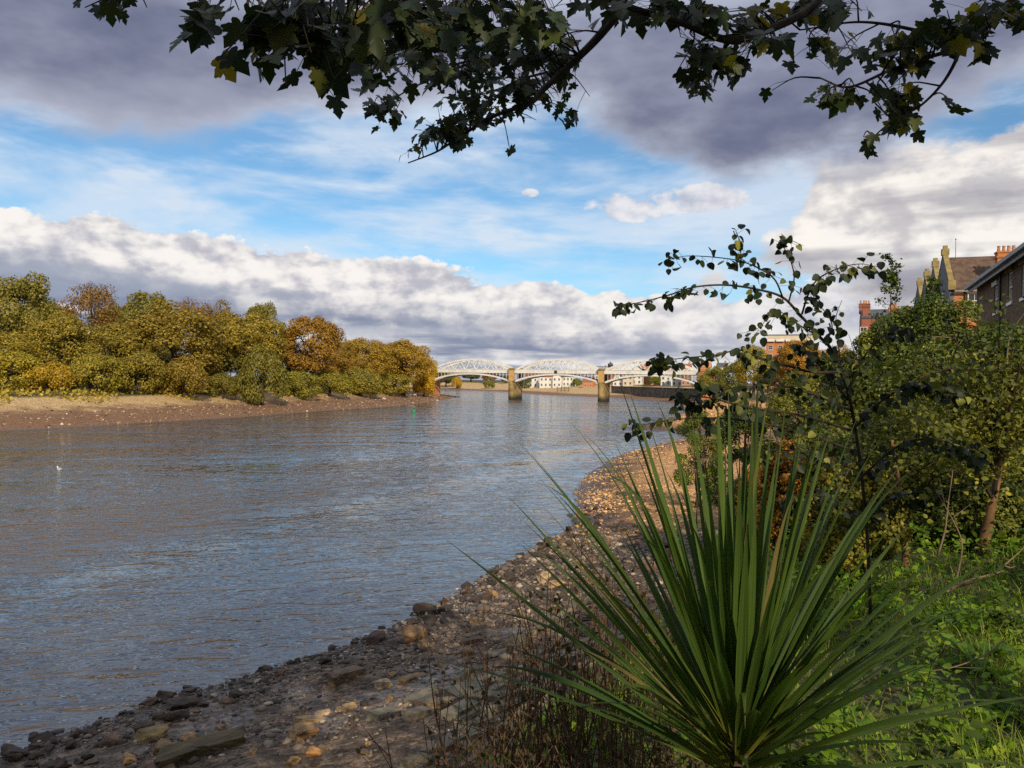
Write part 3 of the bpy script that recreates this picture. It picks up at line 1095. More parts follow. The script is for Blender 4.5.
def gable_roof(mb, x0, x1, y0, y1, z, rise, over=.3, along='x', th=.18):
    if along == 'x':
        ym = (y0 + y1) / 2
        k = rise / ((y1 - y0) / 2)
        prof = [(y0 - over, z - over * k), (ym, z + rise), (y1 + over, z - over * k)]
        vs = [(x, y, q + dz) for x in (x0 - over, x1 + over) for dz in (0, th) for y, q in prof]
    else:
        xm = (x0 + x1) / 2
        k = rise / ((x1 - x0) / 2)
        prof = [(x0 - over, z - over * k), (xm, z + rise), (x1 + over, z - over * k)]
        vs = [(x, y, q + dz) for y in (y0 - over, y1 + over) for dz in (0, th) for x, q in prof]
    mb.add(vs, [(3, 4, 10, 9), (4, 5, 11, 10), (0, 6, 7, 1), (1, 7, 8, 2), (0, 3, 9, 6), (2, 8, 11, 5), (0, 1, 4, 3), (1, 2, 5, 4), (6, 9, 10, 7), (7, 10, 11, 8)])


def gable_body(mb, x0, x1, y0, y1, z0, z1, rise, along='x'):
    mb.box(((x0 + x1) / 2, (y0 + y1) / 2, (z0 + z1) / 2), (x1 - x0, y1 - y0, z1 - z0))
    if along == 'x':
        ym = (y0 + y1) / 2
        mb.add([(x0, y0, z1), (x0, y1, z1), (x0, ym, z1 + rise), (x1, y0, z1), (x1, y1, z1), (x1, ym, z1 + rise)], [(0, 2, 1), (3, 4, 5)])
    else:
        xm = (x0 + x1) / 2
        mb.add([(x0, y0, z1), (x1, y0, z1), (xm, y0, z1 + rise), (x0, y1, z1), (x1, y1, z1), (xm, y1, z1 + rise)], [(0, 1, 2), (3, 5, 4)])


def chimney(parent, x, y, z0, z1, mat, pots=2, w=1.0, dpt=.6):
    mb = MB()
    mb.box((x, y, (z0 + z1) / 2), (w, dpt, z1 - z0))
    mb.box((x, y, z1 - .3), (w + .14, dpt + .14, .12))
    mb.box((x, y, z1 + .06), (w + .1, dpt + .1, .12))
    c = mb.build('chimney', mat, parent)
    for k in range(pots):
        p = MB(); p.lathe([(.11, 0), (.12, .1), (.09, .3), (.12, .42)], (x - w / 2 + w * (k + .5) / pots, y, z1 + .12), 8)
        p.build('chimney_pot', M_terra, c)
    return c


def far_house(px, ptop, d, wpx, wall, roof, label, along='x', wins=(2, 2), rise=2.0, rz=-.3, group='houses beyond the bridge', stack=True):
    p = at(px, ptop, d)
    gz = tz1(p.x, p.y)
    w = wpx * d / F
    H = p.z - gz - rise
    o = empty('house', (p.x, p.y, gz), rz, label, 'house', group)
    dp = 8.0
    mb = MB(); gable_body(mb, -w / 2, w / 2, 0, dp, -1, H, rise, along); mb.build('wall', wall, o)
    mb = MB(); gable_roof(mb, -w / 2, w / 2, 0, dp, H + .02, rise, .25, along); r = mb.build('roof', roof, o)
    if stack: chimney(r, w * .3, dp / 2, H + rise * .3, H + rise + .9, M_orange, 2)
    nx, nz = wins
    for i in range(nx):
        for k in range(nz):
            window(o, Matrix.Translation((-w / 2 + w * (i + .5) / nx, -.001, H * (k + .55) / nz)), min(1.3, w / nx * .5), min(1.6, H / nz * .55))
    return o


for a in [
    (531, 374.5, 560, 14, M_render, M_redtile, 'white far house with red roof right of the first pier', 'x', (3, 2), 2.2),
    (546, 373.5, 545, 13, M_render, M_redtile, 'white far house with red roof left of middle under the middle span', 'x', (3, 2), 2.4),
    (557, 373.5, 540, 9, M_render, M_slate, 'white gable-fronted far house under the crown of the middle span', 'y', (2, 2), 2.4),
    (568, 374, 545, 11, M_render, M_slate, 'white far house with slate roof right of the gable-fronted one', 'x', (3, 2), 2.0),
    (588, 377.5, 500, 11, M_orange, M_redtile, 'orange brick far house left of the second pier', 'x', (2, 2), 2.4),
    (618, 374, 470, 10, M_render, M_slate, 'white far house just right of the second pier', 'y', (2, 2), 2.0),
    (628, 372, 465, 10, M_cream, M_redtile, 'cream far house second from the second pier', 'y', (2, 2), 2.0),
    (637, 366, 470, 10, M_render, M_slate, 'white tall far house rising above the right parapet', 'y', (2, 3), 2.4),
    (646, 363, 480, 10, M_orange, M_redtile, 'orange tall gabled far house seen through the right truss', 'y', (2, 4), 3.0),
    (656, 363.5, 470, 10, M_orange, M_slate, 'second orange gabled far house seen through the right truss, slate roof', 'y', (2, 4), 3.0),
    (666, 367, 460, 10, M_render, M_redtile, 'white far house with red roof under right end of the truss', 'x', (2, 3), 2.4),
    (677, 368, 440, 11, M_render, M_slate, 'white far house with slate roof near the right abutment', 'y', (2, 3), 2.4),
    (686, 364, 430, 9, M_orange, M_redtile, 'orange far house peeping over the right end of the bridge', 'x', (2, 3), 2.4),
    (704, 362.5, 400, 13, M_cream, M_terra, 'cream house with orange roof behind the right abutment', 'x', (2, 3), 2.4),
    (722, 363, 380, 10, M_render, M_slate, 'white house behind the olive tree right of the bridge', 'x', (2, 3), 2.0),
    (601, 366.5, 620, 12, M_render, M_slate, 'white flat-topped far block above the parapet left of the second pier', 'x', (3, 4), .6),
]:
    far_house(*a)


def church():
    p = at(610.5, 361.3, 640)
    gz = tz1(p.x, p.y)
    o = empty('church_tower', (p.x, p.y, gz), .3, 'dark domed church tower rising behind the second bridge pier', 'church tower')
    H = p.z - gz
    mb = MB(); mb.box((0, 0, H * .36), (5.2, 5.2, H * .72)); mb.box((0, 0, H * .73), (5.8, 5.8, .5)); mb.build('tower', M_red, o)
    mb = MB(); mb.lathe([(2.1, H * .74), (2.1, H * .82), (2.4, H * .83), (2.2, H * .87), (1.4, H * .92), (.5, H * .945), (.4, H * .97), (.08, H)], (0, 0, 0), 12); mb.build('dome', M_slate, o, True)


church()


def flats():
    p = at(790, 335, 230)
    gz = tz1(p.x, p.y)
    o = empty('apartment_block', (p.x, p.y, gz), -.35, 'distant red brick block of flats with pale top storey above the golden trees', 'flats')
    H = p.z - gz
    w = 13.5
    mb = MB(); mb.box((0, 5, H * .44), (w, 10, H * .88)); mb.build('wall', M_orange, o)
    mb = MB(); mb.box((0, 5.2, H * .94), (w * .96, 9.4, H * .12 - .02)); mb.build('top_storey', M_cream, o)
    mb = MB(); mb.box((0, 5.2, H + .12), (w * .98, 9.8, .25)); mb.build('roof', M_lead, o)
    for i in range(5):
        for k in range(3): window(o, Matrix.Translation((-w / 2 + w * (i + .5) / 5, -.001, H * .85 - 1.3 - k * 2.6)), 1.2, 1.4)
        f = MB(); f.box((-w / 2 + w * (i + .5) / 5, -.35, H * .88 + .4), (w / 6, .7, .8)); f.build('balcony', M_render, o)


flats()


def terrace():
    P0 = at(943, 253, 60)
    gz = tz1(P0.x, P0.y)
    cols = ['nearest gabled orange brick terrace house with brown tiled roof and big chimney', 'second gabled terrace house from the nearest, dark gable with lichened coping',
            'third gabled terrace house from the nearest, dark gable with lichened coping', 'fourth and smallest gabled terrace house showing, at the far end of the gables']
    rise, half = 2.5, 2.55
    for k in range(4):
        x, y = P0.x + 1.93 * k, P0.y + 4.9 * k
        o = empty('terrace_house', (x, y, gz), R_(-19), cols[k], 'house', 'gabled terrace houses on the right bank')
        top = P0.z - gz - .5 - .16 * k
        He = top - rise
        dp = 16.0 if k == 0 else 9.0
        mb = MB(); gable_body(mb, .3, dp, -half + .02, half - .02, -1, He, rise - .1, 'x'); mb.build('wall', M_orange, o)
        mb = MB(); gable_roof(mb, .5, dp, -half, half, He, rise - .05, .22, 'x'); rf = mb.build('roof', M_tile, o)
        # gable front facing the river, with raised coping
        g = MB()
        g.add([(xx, yy, zz) for xx in (0, .3) for yy, zz in ((-half, -1), (half, -1), (half, He + .3), (0, top + .3), (-half, He + .3))],
              [(0, 4, 3, 2, 1), (5, 6, 7, 8, 9), (0, 1, 6, 5), (1, 2, 7, 6), (2, 3, 8, 7), (3, 4, 9, 8), (4, 0, 5, 9)])
        gf = g.build('gable_front', M_slate, o)
        c = MB()
        for sg in (-1, 1): c.bar((.15, sg * half * 1.04, He + .28), (.15, 0, top + .42), .36, .12)
        c.box((.15, 0, top + .55), (.5, .5, .5)); c.box((.15, 0, top + .9), (.3, .3, .3))
        for sg in (-1, 1): c.box((.15, sg * half * 1.0, He + .2), (.5, .45, .7))
        c.build('coping', M_coping, gf)
        for zz in (He - 1.0, He - 4.0):
            window(o, Matrix.Translation((-.001, 0, zz)) @ Matrix.Rotation(-math.pi / 2, 4, 'Z'), 1.3, 1.7)
        if k == 0:
            chimney(rf, 3.6, -half - .15, He - 1.6, top - .1, M_orange, 4, 1.25, .75)
            for xx, ww in ((1.55, .9), (2.5, .5)): window(o, Matrix.Translation((xx + .1, -half + .018, He - 1.0)), ww, 1.1)
            dm = MB(); gable_body(dm, 2.6, 4.0, -half - 1.4, -half + .4, He - 1.2, He - .6, .75, 'y'); dmo = dm.build('porch_gable', M_render, o)
            dm = MB(); gable_roof(dm, 2.6, 4.0, -half - 1.4, -half + .4, He - .58, .75, .14, 'y', .1); dm.build('porch_roof', M_slate, dmo)
            pp = MB(); pp.tube([(1.05, -half - .06, -1), (1.05, -half - .06, He - .1)], .06, 8); pp.build('downpipe', M_dark, o)
            gt = MB(); gt.box((dp / 2, -half - .3, He - .28), (dp - .6, .12, .12)); gt.build('gutter', M_lead, rf)
            t = MB(); t.tube([(.9, .2, top - .4), (.9, .2, top + 1.5)], .025, 6); t.lathe([(.02, 0), (.07, .05), (.02, .12)], (.9, .2, top + 1.5), 8)
            rm = t.build('radio_mast', M_lead, None, loc=(x, y, gz)); rm.rotation_euler = (0, 0, R_(-19))
            tag(rm, 'thin mast rising behind the nearest terrace gable', 'mast')
            a = MB(); a.tube([(4.9, .2, top - .35), (4.9, .2, top + .75)], .025, 6)
            a.bar((4.5, .2, top + .72), (5.4, .2, top + .72), .03, .03)
            for q in range(6): a.bar((4.55 + q * .15, -.1, top + .72), (4.55 + q * .15, .5, top + .72), .015, .015)
            tv = a.build('tv_aerial', M_lead, None, loc=(x, y, gz)); tv.rotation_euler = (0, 0, R_(-19))
            tag(tv, 'small television aerial on the brown roof right of the chimney', 'aerial')
            chimney(rf, 5.6, 0, He + 1.6, top + .35, M_cream, 1, .5, .5)
    # further along: orange chimneys and the red end house
    for px, top, d, w, wall, lab, nm in ((893, 309, 92, 9, M_orange, 'orange brick house behind the slender saplings', 'house'), (864, 305, 104, 4, M_red, 'red brick end house at the left end of the terrace', 'house'),
                                         (910, 312, 84, 7, M_yellowbrick, 'yellow brick house between the saplings and the gables', 'house')):
        p = at(px, top, d)
        g = tz1(p.x, p.y)
        o = empty(nm, (p.x, p.y, g), R_(-22), lab, 'house')
        W = w * d / F
        H = p.z - g
        mb = MB(); gable_body(mb, -W / 2, W / 2 + 5, 0, 7, -1, H - 1.8, 1.3, 'x'); mb.build('wall', wall, o)
        mb = MB(); gable_roof(mb, -W / 2 + .1, W / 2 + 5, 0, 7, H - 1.78, 1.3, .1, 'x'); rf = mb.build('roof', M_slate, o)
        chimney(rf, -W / 2 + .6, .8, H - 2.0, H + .1, wall, 3, .9, .7)
        chimney(rf, W / 2 - .3, 3.5, H - .9, H + .4, wall, 2, .9, .7)
        window(o, Matrix.Translation((0, -.001, H - 3.6)), .9, 1.3)


terrace()


def near_house():
    dA = 34.0
    A = at(977, 285, dA)
    B = at(1024, 252.5, dA / 1.335)
    d = Vector((B.x - A.x, B.y - A.y, 0))
    rz = math.atan2(d.y, d.x)
    L = d.length * 1.75
    gz = tz1(A.x, A.y)
    H = (A.z + B.z) / 2 - gz
    o = empty('brick_house', (A.x, A.y, gz), rz, 'brown brick house with grey gutter and white sash windows at the right edge', 'house')
    # wall facing the river with window openings; local x towards the viewer, river side is +/-y
    side = 1 if (Matrix.Rotation(rz, 3, 'Z') @ Vector((0, 1, 0))).x > 0 else -1
    ops = []
    for px, y0, y1 in ((994.5, 286, 312), (1008.5, 272, 302), (1022, 264, 297)):
        q = (px - 512) / F
        t = (A.x - q * A.y) / (q * d.y - d.x)
        yy = A.y + d.y * t
        hy = 380 + (px - 512) * math.tan(ROLL)
        zt, zb = HC + (hy - y0) * yy / F - gz, HC + (hy - y1) * yy / F - gz
        ops.append((t * d.length, zb, zt))
    ww = .72
    ops.append((ops[-1][0] + 2.2, ops[-1][1], ops[-1][2]))
    low = [(x, 1.0, 2.3) for x, _, _ in ops]
    rects = [(x - ww / 2, x + ww / 2, zb, zt) for x, zb, zt in ops + low]
    xs = sorted({-.0, L} | {r[0] for r in rects} | {r[1] for r in rects})
    zs = sorted({-1.0, H} | {r[2] for r in rects} | {r[3] for r in rects})
    mb = MB()
    th = .3
    for a, b in zip(xs[:-1], xs[1:]):
        for c, e in zip(zs[:-1], zs[1:]):
            if any(r[0] <= (a + b) / 2 <= r[1] and r[2] <= (c + e) / 2 <= r[3] for r in rects): continue
            mb.box(((a + b) / 2, side * th / 2, (c + e) / 2), (b - a, th, e - c))
    dp = 7.0
    rise = 1.7
    y0, y1 = (th, dp) if side > 0 else (-dp, -th)
    wall = mb.build('wall', M_brown, o)
    mb = MB()
    for x in (.15, L - .15): mb.box((x, (y0 + y1) / 2, (H - 1) / 2), (.3, abs(y1 - y0), H + 1))
    mb.box((L / 2, side * (dp - .15), (H - 1) / 2), (L - .6, .3, H + 1))
    xa = [0.0, L]
    ym = side * dp / 2
    for x in (.15, L - .15): mb.add([(x, 0, H), (x, side * dp, H), (x, ym, H + rise)], [(0, 1, 2)])
    mb.build('wall', M_brown, o)
    mb = MB(); gable_roof(mb, 0, L, min(0, side * dp), max(0, side * dp), H + .02, rise, .32, 'x'); rf = mb.build('roof', M_slate, o)
    mb = MB(); mb.box((L / 2, -side * .40, H - .12), (L + .6, .13, .13)); mb.box((L / 2, -side * .29, H - .2), (L + .5, .04, .26)); mb.build('gutter', M_lead, rf)
    for i, (x, zb, zt) in enumerate(ops + low):
        M = Matrix.Translation((x, side * .14, (zb + zt) / 2)) @ (Matrix.Identity(4) if side > 0 else Matrix.Rotation(math.pi, 4, 'Z'))
        w = window(o, M, ww, zt - zb, None, 1)
        l = MB(); l.box((0, -.16, (zt - zb) / 2 + .09), (ww + .3, .12, .16)); l.build('lintel', M_coping if i else M_render, w)
    mb = MB(); mb.tube([(ops[0][0] + 1.3, -side * .08, 0), (ops[0][0] + 1.3, -side * .08, H - .2)], .045, 8); mb.build('downpipe', M_dark, o)
    chimney(rf, L * .8, ym, H + rise * .5, H + rise + 1.3, M_brown, 3, 1.1, .7)


near_house()


def car(px, py, d, rz, label, van=False):
    p = at(px, py, d)
    o = empty('parked_van' if van else 'parked_car', (p.x, p.y, tz1(p.x, p.y)), rz, label, 'van' if van else 'car')
    h = 1.95 if van else 1.45
    prof = [(-2.1, .3), (-2.15, .85), (-1.9, h - .1), (-1.5, h), (.5, h), (1.1, .95), (2.0, .82), (2.15, .55), (2.1, .3)] if not van else [(-2.4, .3), (-2.4, h), (1.0, h), (1.7, 1.15), (2.35, 1.0), (2.45, .4), (2.4, .3)]
    n = len(prof)
    mb = MB()
    mb.add([(x, y * (.86 if z > 1.0 else .9), z) for y in (-1, 1) for x, z in prof], [tuple(range(n)), tuple(range(2 * n - 1, n - 1, -1))] + [(i, i + n, (i + 1) % n + n, (i + 1) % n) for i in range(n)])
    b = mb.build('body', M_paint, o)
    g = MB()
    for y in (-.885, .885): g.add([(-1.5, y, 1.0), (.75, y, 1.0), (.4, y, h - .12), (-1.4, y, h - .12)], [(0, 1, 2, 3)])
    g.build('side_window', M_glass, b)
    for x in (-1.35, 1.35):
        for y in (-.82, .82):
            w = MB(); w.tube([(x, y - .1, .32), (x, y + .1, .32)], .32, 14); w.build('wheel', M_dark, o)


car(729, 384, 232, .25, 'white car parked on the grass bank right of the bridge')
car(743, 382, 226, .3, 'white van parked right of the white car near the bridge', True)


# ------------------------------------------------------------------ things on and by the water
def dinghy():
    p = at(411, 390.8, 290)
    o = empty('dinghy', (p.x, p.y, tz1(p.x, p.y)), .5, 'small white dinghy lying on the left bank before the bridge', 'boat')
    mb = MB()
    secs = [(-2.0, .62, .55), (-1, .78, .5), (0, .82, .5), (1, .66, .55), (1.8, .3, .68), (2.2, .04, .8)]
    vs = []
    for x, w, h in secs: vs += [(x, -w, h), (x, -w * .75, .16), (x, 0, .02), (x, w * .75, .16), (x, w, h)]
    fs = [(i * 5 + k, i * 5 + k + 1, i * 5 + k + 6, i * 5 + k + 5) for i in range(5) for k in range(4)]
    mb.add(vs, fs + [(0, 1, 2, 3, 4)])
    mb.build('hull', M_paint, o)
    for x in (-.9, .5):
        b = MB(); b.box((x, 0, .42), (.25, 1.45, .05)); b.build('thwart', M_timber, o)
    b = MB()
    for i in range(5):
        for sg in (0, 4): b.bar(vs[i * 5 + sg], vs[i * 5 + 5 + sg], .08, .08)
    b.build('gunwale', M_paint, o)


dinghy()


def buoy():
    p = ground_at(413.6, 412)
    m = rough_mat('green buoy paint', (.01, .22, .07), (.02, .30, .10), 2.0, .5, .002)
    o = empty('mooring_buoy', (p.x, p.y, 0), 0, 'small green buoy floating near the left bank', 'buoy')
    mb = MB(); mb.lathe([(.1, -.3), (.42, -.1), (.45, .15), (.36, .45), (.16, .62)], (0, 0, 0), 14); mb.build('float', m, o, True)
    mb = MB(); mb.lathe([(.05, .6), (.05, .78), (.12, .8), (.12, .86), (.04, .9)], (0, 0, 0), 10); mb.build('ring', M_dark, o)


buoy()


def gull():
    p = ground_at(59.5, 470)
    m = rough_mat('gull feathers', (.6, .6, .6), (.8, .8, .78), 4.0, .7, .002)
    me = bpy.data.meshes.new('gull')
    bm = bmesh.new()
    secs = [(-.30, .012, .10), (-.22, .05, .085), (-.1, .105, .06), (.05, .115, .055), (.16, .075, .085), (.20, .045, .14), (.225, .04, .19), (.26, .042, .215), (.30, .03, .21), (.335, .008, .20)]
    rings = []
    for x, r, z in secs: rings.append([bm.verts.new((x, r * math.cos(a), z + r * .85 * math.sin(a))) for a in [k * math.pi / 5 for k in range(10)]])
    for a, b in zip(rings[:-1], rings[1:]):
        for k in range(10): bm.faces.new((a[k], a[(k + 1) % 10], b[(k + 1) % 10], b[k]))
    bm.faces.new(rings[0][::-1]); bm.faces.new(rings[-1])
    bm.to_mesh(me); bm.free()
    me.polygons.foreach_set('use_smooth', [True] * len(me.polygons))
    o = link('gull', me, None, (p.x, p.y, 0), m)
    o.rotation_euler = (0, 0, 2.6)
    o.scale = (1.3, 1.3, 1.3)
    tag(o, 'white gull floating on the river near the left edge', 'gull')
    b = MB()
    g = rough_mat('gull back', (.30, .31, .33), (.4, .41, .43), 4.0, .7, .002)
    for sg in (-1, 1): b.add([(.1, sg * .10, .115), (-.05, sg * .125, .10), (-.34, sg * .03, .125), (-.1, sg * .03, .158), (.08, sg * .04, .15)], [(0, 1, 2, 3, 4)])
    b.build('wing', g, o)


gull()


def dolphin():
    p = at(563, 386, 455)
    gz = tz1(p.x, p.y)
    o = empty('mooring_dolphin', (p.x, p.y, gz), -.3, 'dark timber mooring posts standing on the far foreshore under the middle span', 'mooring frame')
    for k, x in enumerate((-3.4, -1.2, 1.2, 3.4)):
        b = MB(); b.tube([(x, 0, -1), (x + (.2 if k % 2 else -.2), .3, 3.4 + .5 * (k == 3))], [.2, .17], 8); b.build('post', M_timber, o)
    b = MB(); b.box((0, .05, 2.2), (7.6, .16, .3)); b.box((0, .05, 1.0), (7.4, .16, .25)); b.build('crossbeam', M_timber, o)


dolphin()


def river_wall():
    a, b = at(612, 387, 415), at(700, 389, 312)
    mb = MB()
    n = 8
    for k in range(n):
        p, q = a.lerp(b, k / n), a.lerp(b, (k + 1) / n)
        za = min(tz1(p.x, p.y), tz1(q.x, q.y)) - 1
        c = (p + q) / 2
        r = math.atan2(q.y - p.y, q.x - p.x)
        ln = (q - p).length
        mb.box((c.x, c.y, (za + 5.3) / 2), (ln, .8, 5.3 - za), r)
        mb.box((c.x, c.y, 5.4), (ln, 1.1, .2), r)
    tag(mb.build('river_wall', rough_mat('dark wall stone', (.09, .078, .06), (.19, .155, .115), .5, .9, .03)), 'dark stone river wall behind the beach under the right span', 'wall')


river_wall()


def pavilion():
    p = at(322, 361, 262)
    gz = tz1(p.x, p.y)
    o = empty('pavilion', (p.x, p.y, gz), .25, 'pale roofed pavilion half hidden behind the hedge under the russet tree', 'pavilion')
    H = p.z - gz
    mb = MB(); gable_body(mb, -3.2, 3.2, 0, 5, -.5, H - 1.4, 1.3, 'x'); mb.build('wall', M_timber, o)
    mb = MB(); gable_roof(mb, -3.2, 3.2, 0, 5, H - 1.38, 1.3, .4, 'x'); mb.build('roof', M_lead, o)
    for x in (-1.6, 1.6): window(o, Matrix.Translation((x, -.001, H - 2.3)), 1.2, .9)
    q = at(329, 363, 252)
    g2 = tz1(q.x, q.y)
    s = empty('sign_post', (q.x, q.y, g2), .3, 'white sign board on a post beside the pale roofed pavilion', 'sign')
    b = MB(); b.tube([(0, 0, -.5), (0, 0, q.z - g2)], .07, 8); b.build('post', M_paint, s)
    b = MB(); b.box((0, -.1, q.z - g2 - .25), (1.5, .06, .5)); b.build('board', M_paint, s)
    w = at(241, 358, 216)
    g3 = tz1(w.x, w.y)
    h = empty('white_cottage', (w.x, w.y, g3), .3, 'white cottage glimpsed through the gap above the round willowy bush', 'cottage')
    Hh = w.z - g3
    b = MB(); gable_body(b, -1.3, 1.3, 0, 3, -.5, Hh - 1.0, .9, 'y'); b.build('wall', M_render, h)
    b = MB(); gable_roof(b, -1.3, 1.3, 0, 3, Hh - .98, .9, .2, 'y'); b.build('roof', M_slate, h)
    window(h, Matrix.Translation((0, -.001, Hh - 1.6)), .7, .8)


pavilion()


# ------------------------------------------------------------------ foreshore stones
def stone_mat():
    m, nt, out = new_mat('foreshore stone')
    oi = nt.nodes.new('ShaderNodeObjectInfo')
    v = pos(nt)
    n1 = noise(nt, v, 1.6, 6, .65)
    n2 = noise(nt, v, 9.0, 4, .6)
    c = mixc(nt, n1.smooth(.35, .65), (.10, .075, .05), (.27, .20, .125))
    c = mixc(nt, n2.smooth(.5, .75) * .6, c, (.07, .07, .045))
    c = mixc(nt, 1.0, c, oi.outputs['Color'], 'MULTIPLY')
    principled(nt, out, c, .72, n1 + n2 * .25, .05, .35)
    return m


M_rock = stone_mat()


def rock_mesh(seed, kind='rock'):
    rg = np.random.default_rng(seed)
    bm = bmesh.new()
    if kind == 'slab':
        pts = [(sx * rg.uniform(.36, .5), sy * rg.uniform(.32, .5), sz * rg.uniform(.28, .5)) for sx in (-1, 1) for sy in (-1, 1) for sz in (-1, 1)]
        pts += [(rg.uniform(-.3, .3), sy * .52, sz * .5) for sy in (-1, 1) for sz in (-1, 1)]
    else:
        pts = unit(rg.normal(size=(16, 3))) * rg.uniform(.40, .54, (16, 1))
        pts = np.sign(pts) * np.abs(pts) ** .85 * .95
    for p in pts: bm.verts.new(p)
    r = bmesh.ops.convex_hull(bm, input=list(bm.verts))
    bmesh.ops.delete(bm, geom=[g for g in r['geom_interior'] if isinstance(g, bmesh.types.BMVert)], context='VERTS')
    bmesh.ops.bevel(bm, geom=list(bm.edges), offset=.035, segments=1, affect='EDGES')
    bmesh.ops.subdivide_edges(bm, edges=[e for e in bm.edges if e.calc_length() > .16], cuts=2, use_grid_fill=True)
    for v in bm.verts: v.co *= 1 + rg.normal() * .032
    me = bpy.data.meshes.new('stone')
    bm.to_mesh(me); bm.free()
    me.materials.append(M_rock)
    return me


ROCKS = [rock_mesh(100 + i) for i in range(9)]
SLABS = [rock_mesh(130 + i, 'slab') for i in range(4)]
SHDIR = math.atan2(.863, .506)           # heading of the near shore


def put_rock(p, l, w, h, yaw, color, label, group=None, me=None, sink=.25, name='stone', tilt=.12):
    o = link(name, me or random.choice(ROCKS))
    o.location = (p.x, p.y, p.z + h * (.5 - sink))
    o.scale = (l, w, h)
    o.rotation_euler = (random.uniform(-tilt, tilt), random.uniform(-tilt, tilt), yaw)
    o.color = (*color, 1)
    return tag(o, label, 'stone', group)


TAN, DK, MID, PALE, MOSS, RED = (1.5, 1.28, .95), (.24, .21, .20), (.62, .52, .46), (1.75, 1.65, 1.5), (.62, .60, .36), (.75, .48, .38)
for px, py, l, w, h, yaw, c, kind, label in [
    (203, 756, 1.9, .42, .42, SHDIR - .35, (.42, .40, .26), 's', 'long mossy squared slab, largest stone at the bottom left of the foreshore'),
    (345, 680, 1.15, .42, .34, SHDIR - .2, MID, 's', 'brown squared slab lying along the shore above the pale block'),
    (413, 680, 1.0, .26, .16, SHDIR - .1, (1.0, .85, .55), 's', 'narrow tan plank-like slab right of the pale block'),
    (384, 688, .42, .26, .26, .5, PALE, 's', 'pale block standing out near the middle of the foreshore'),
    (392, 677, .32, .22, .18, .9, TAN, 'r', 'tan stone touching the top of the pale block'),
    (349, 711, .40, .24, .18, .4, TAN, 's', 'tan flat stone right of the pair below the brown slab'),
    (339, 713, .26, .22, .18, .9, PALE, 'r', 'small pale stone left of the tan flat stone'),
    (325, 716, .36, .28, .2, .2, PALE, 'r', 'pale rounded stone above the long flat tan stone'),
    (311, 724, .75, .3, .2, .3, TAN, 's', 'long flat tan stone with dark hollow under it'),
    (302, 738, .70, .5, .4, .7, (1.25, 1.05, .8), 'r', 'big tan boulder below the long flat tan stone'),
    (312, 756, .34, .3, .22, .1, (1.7, 1.15, .6), 'r', 'ochre stone below the big tan boulder'),
    (293, 767, .34, .3, .24, 1.1, (1.7, 1.3, .7), 'r', 'ochre stone cut by the bottom edge left of the red-leaved bramble'),
    (305, 713, .22, .2, .16, .6, (1.3, .9, .5), 'r', 'small orange brown stone above the long flat tan stone, left side'),
    (154, 738, .85, .55, .35, .3, (.95, .85, .5), 'r', 'olive brown boulder above the mossy slab'),
    (188, 741, .40, .3, .25, .8, TAN, 'r', 'tan stone behind the mossy slab'),
    (127, 764, .5, .4, .3, .2, (1.5, 1.15, .6), 'r', 'ochre boulder left of the mossy slab near the bottom edge'),
    (163, 751, .5, .4, .3, 1.2, (.9, .75, .45), 'r', 'brown boulder between the ochre boulder and the mossy slab'),
    (182, 710, 1.0, .55, .4, SHDIR - .4, DK, 'r', 'dark wet slab at the waterline above the olive brown boulder'),
    (37, 744, .9, .5, .16, .3, DK, 'r', 'flat dark rock at the water edge, lowest on the left'),
    (150, 707, .5, .4, .3, .9, (.35, .26, .2), 'r', 'dark rock standing alone in the shallow water left of the wet slab'),
    (316, 660, .5, .34, .2, .3, DK, 'r', 'flat dark rock standing in the water right of the wet slab'),
    (281, 676, .38, .3, .26, .1, (.5, .33, .25), 'r', 'reddish brown rock at the waterline above the foreshore slabs'),
    (415, 641, 1.0, .7, .62, .6, (.85, .68, .5), 'r', 'tall brown boulder on the waterline bank of dark rocks'),
    (426, 648, .45, .4, .34, .3, TAN, 'r', 'tan stone at the foot of the tall brown boulder'),
    (491, 598, .6, .45, .5, .4, (1.15, .95, .7), 'r', 'tan upright stone on top of the dark rocks at the bend'),
    (544, 583, .7, .5, .6, .8, PALE, 'r', 'pale upright boulder behind the tips of the spiky leaves'),
    (557, 588, .8, .6, .4, .2, TAN, 'r', 'tan boulder right of the pale upright boulder'),
    (442, 706, .7, .35, .18, .2, TAN, 's', 'flat tan stone among the set stones of the slope'),
    (478, 624, .5, .4, .3, .5, TAN, 'r', 'tan stone below the tan upright stone, on the gravel'),
    (468, 655, .4, .32, .28, .5, (.9, .7, .5), 'r', 'brown stone alone on the wet gravel'),
]:
    p = ground_hit(px, py)
    put_rock(p, l, w, h, yaw, c, label, None, random.choice(SLABS if kind == 's' else ROCKS))


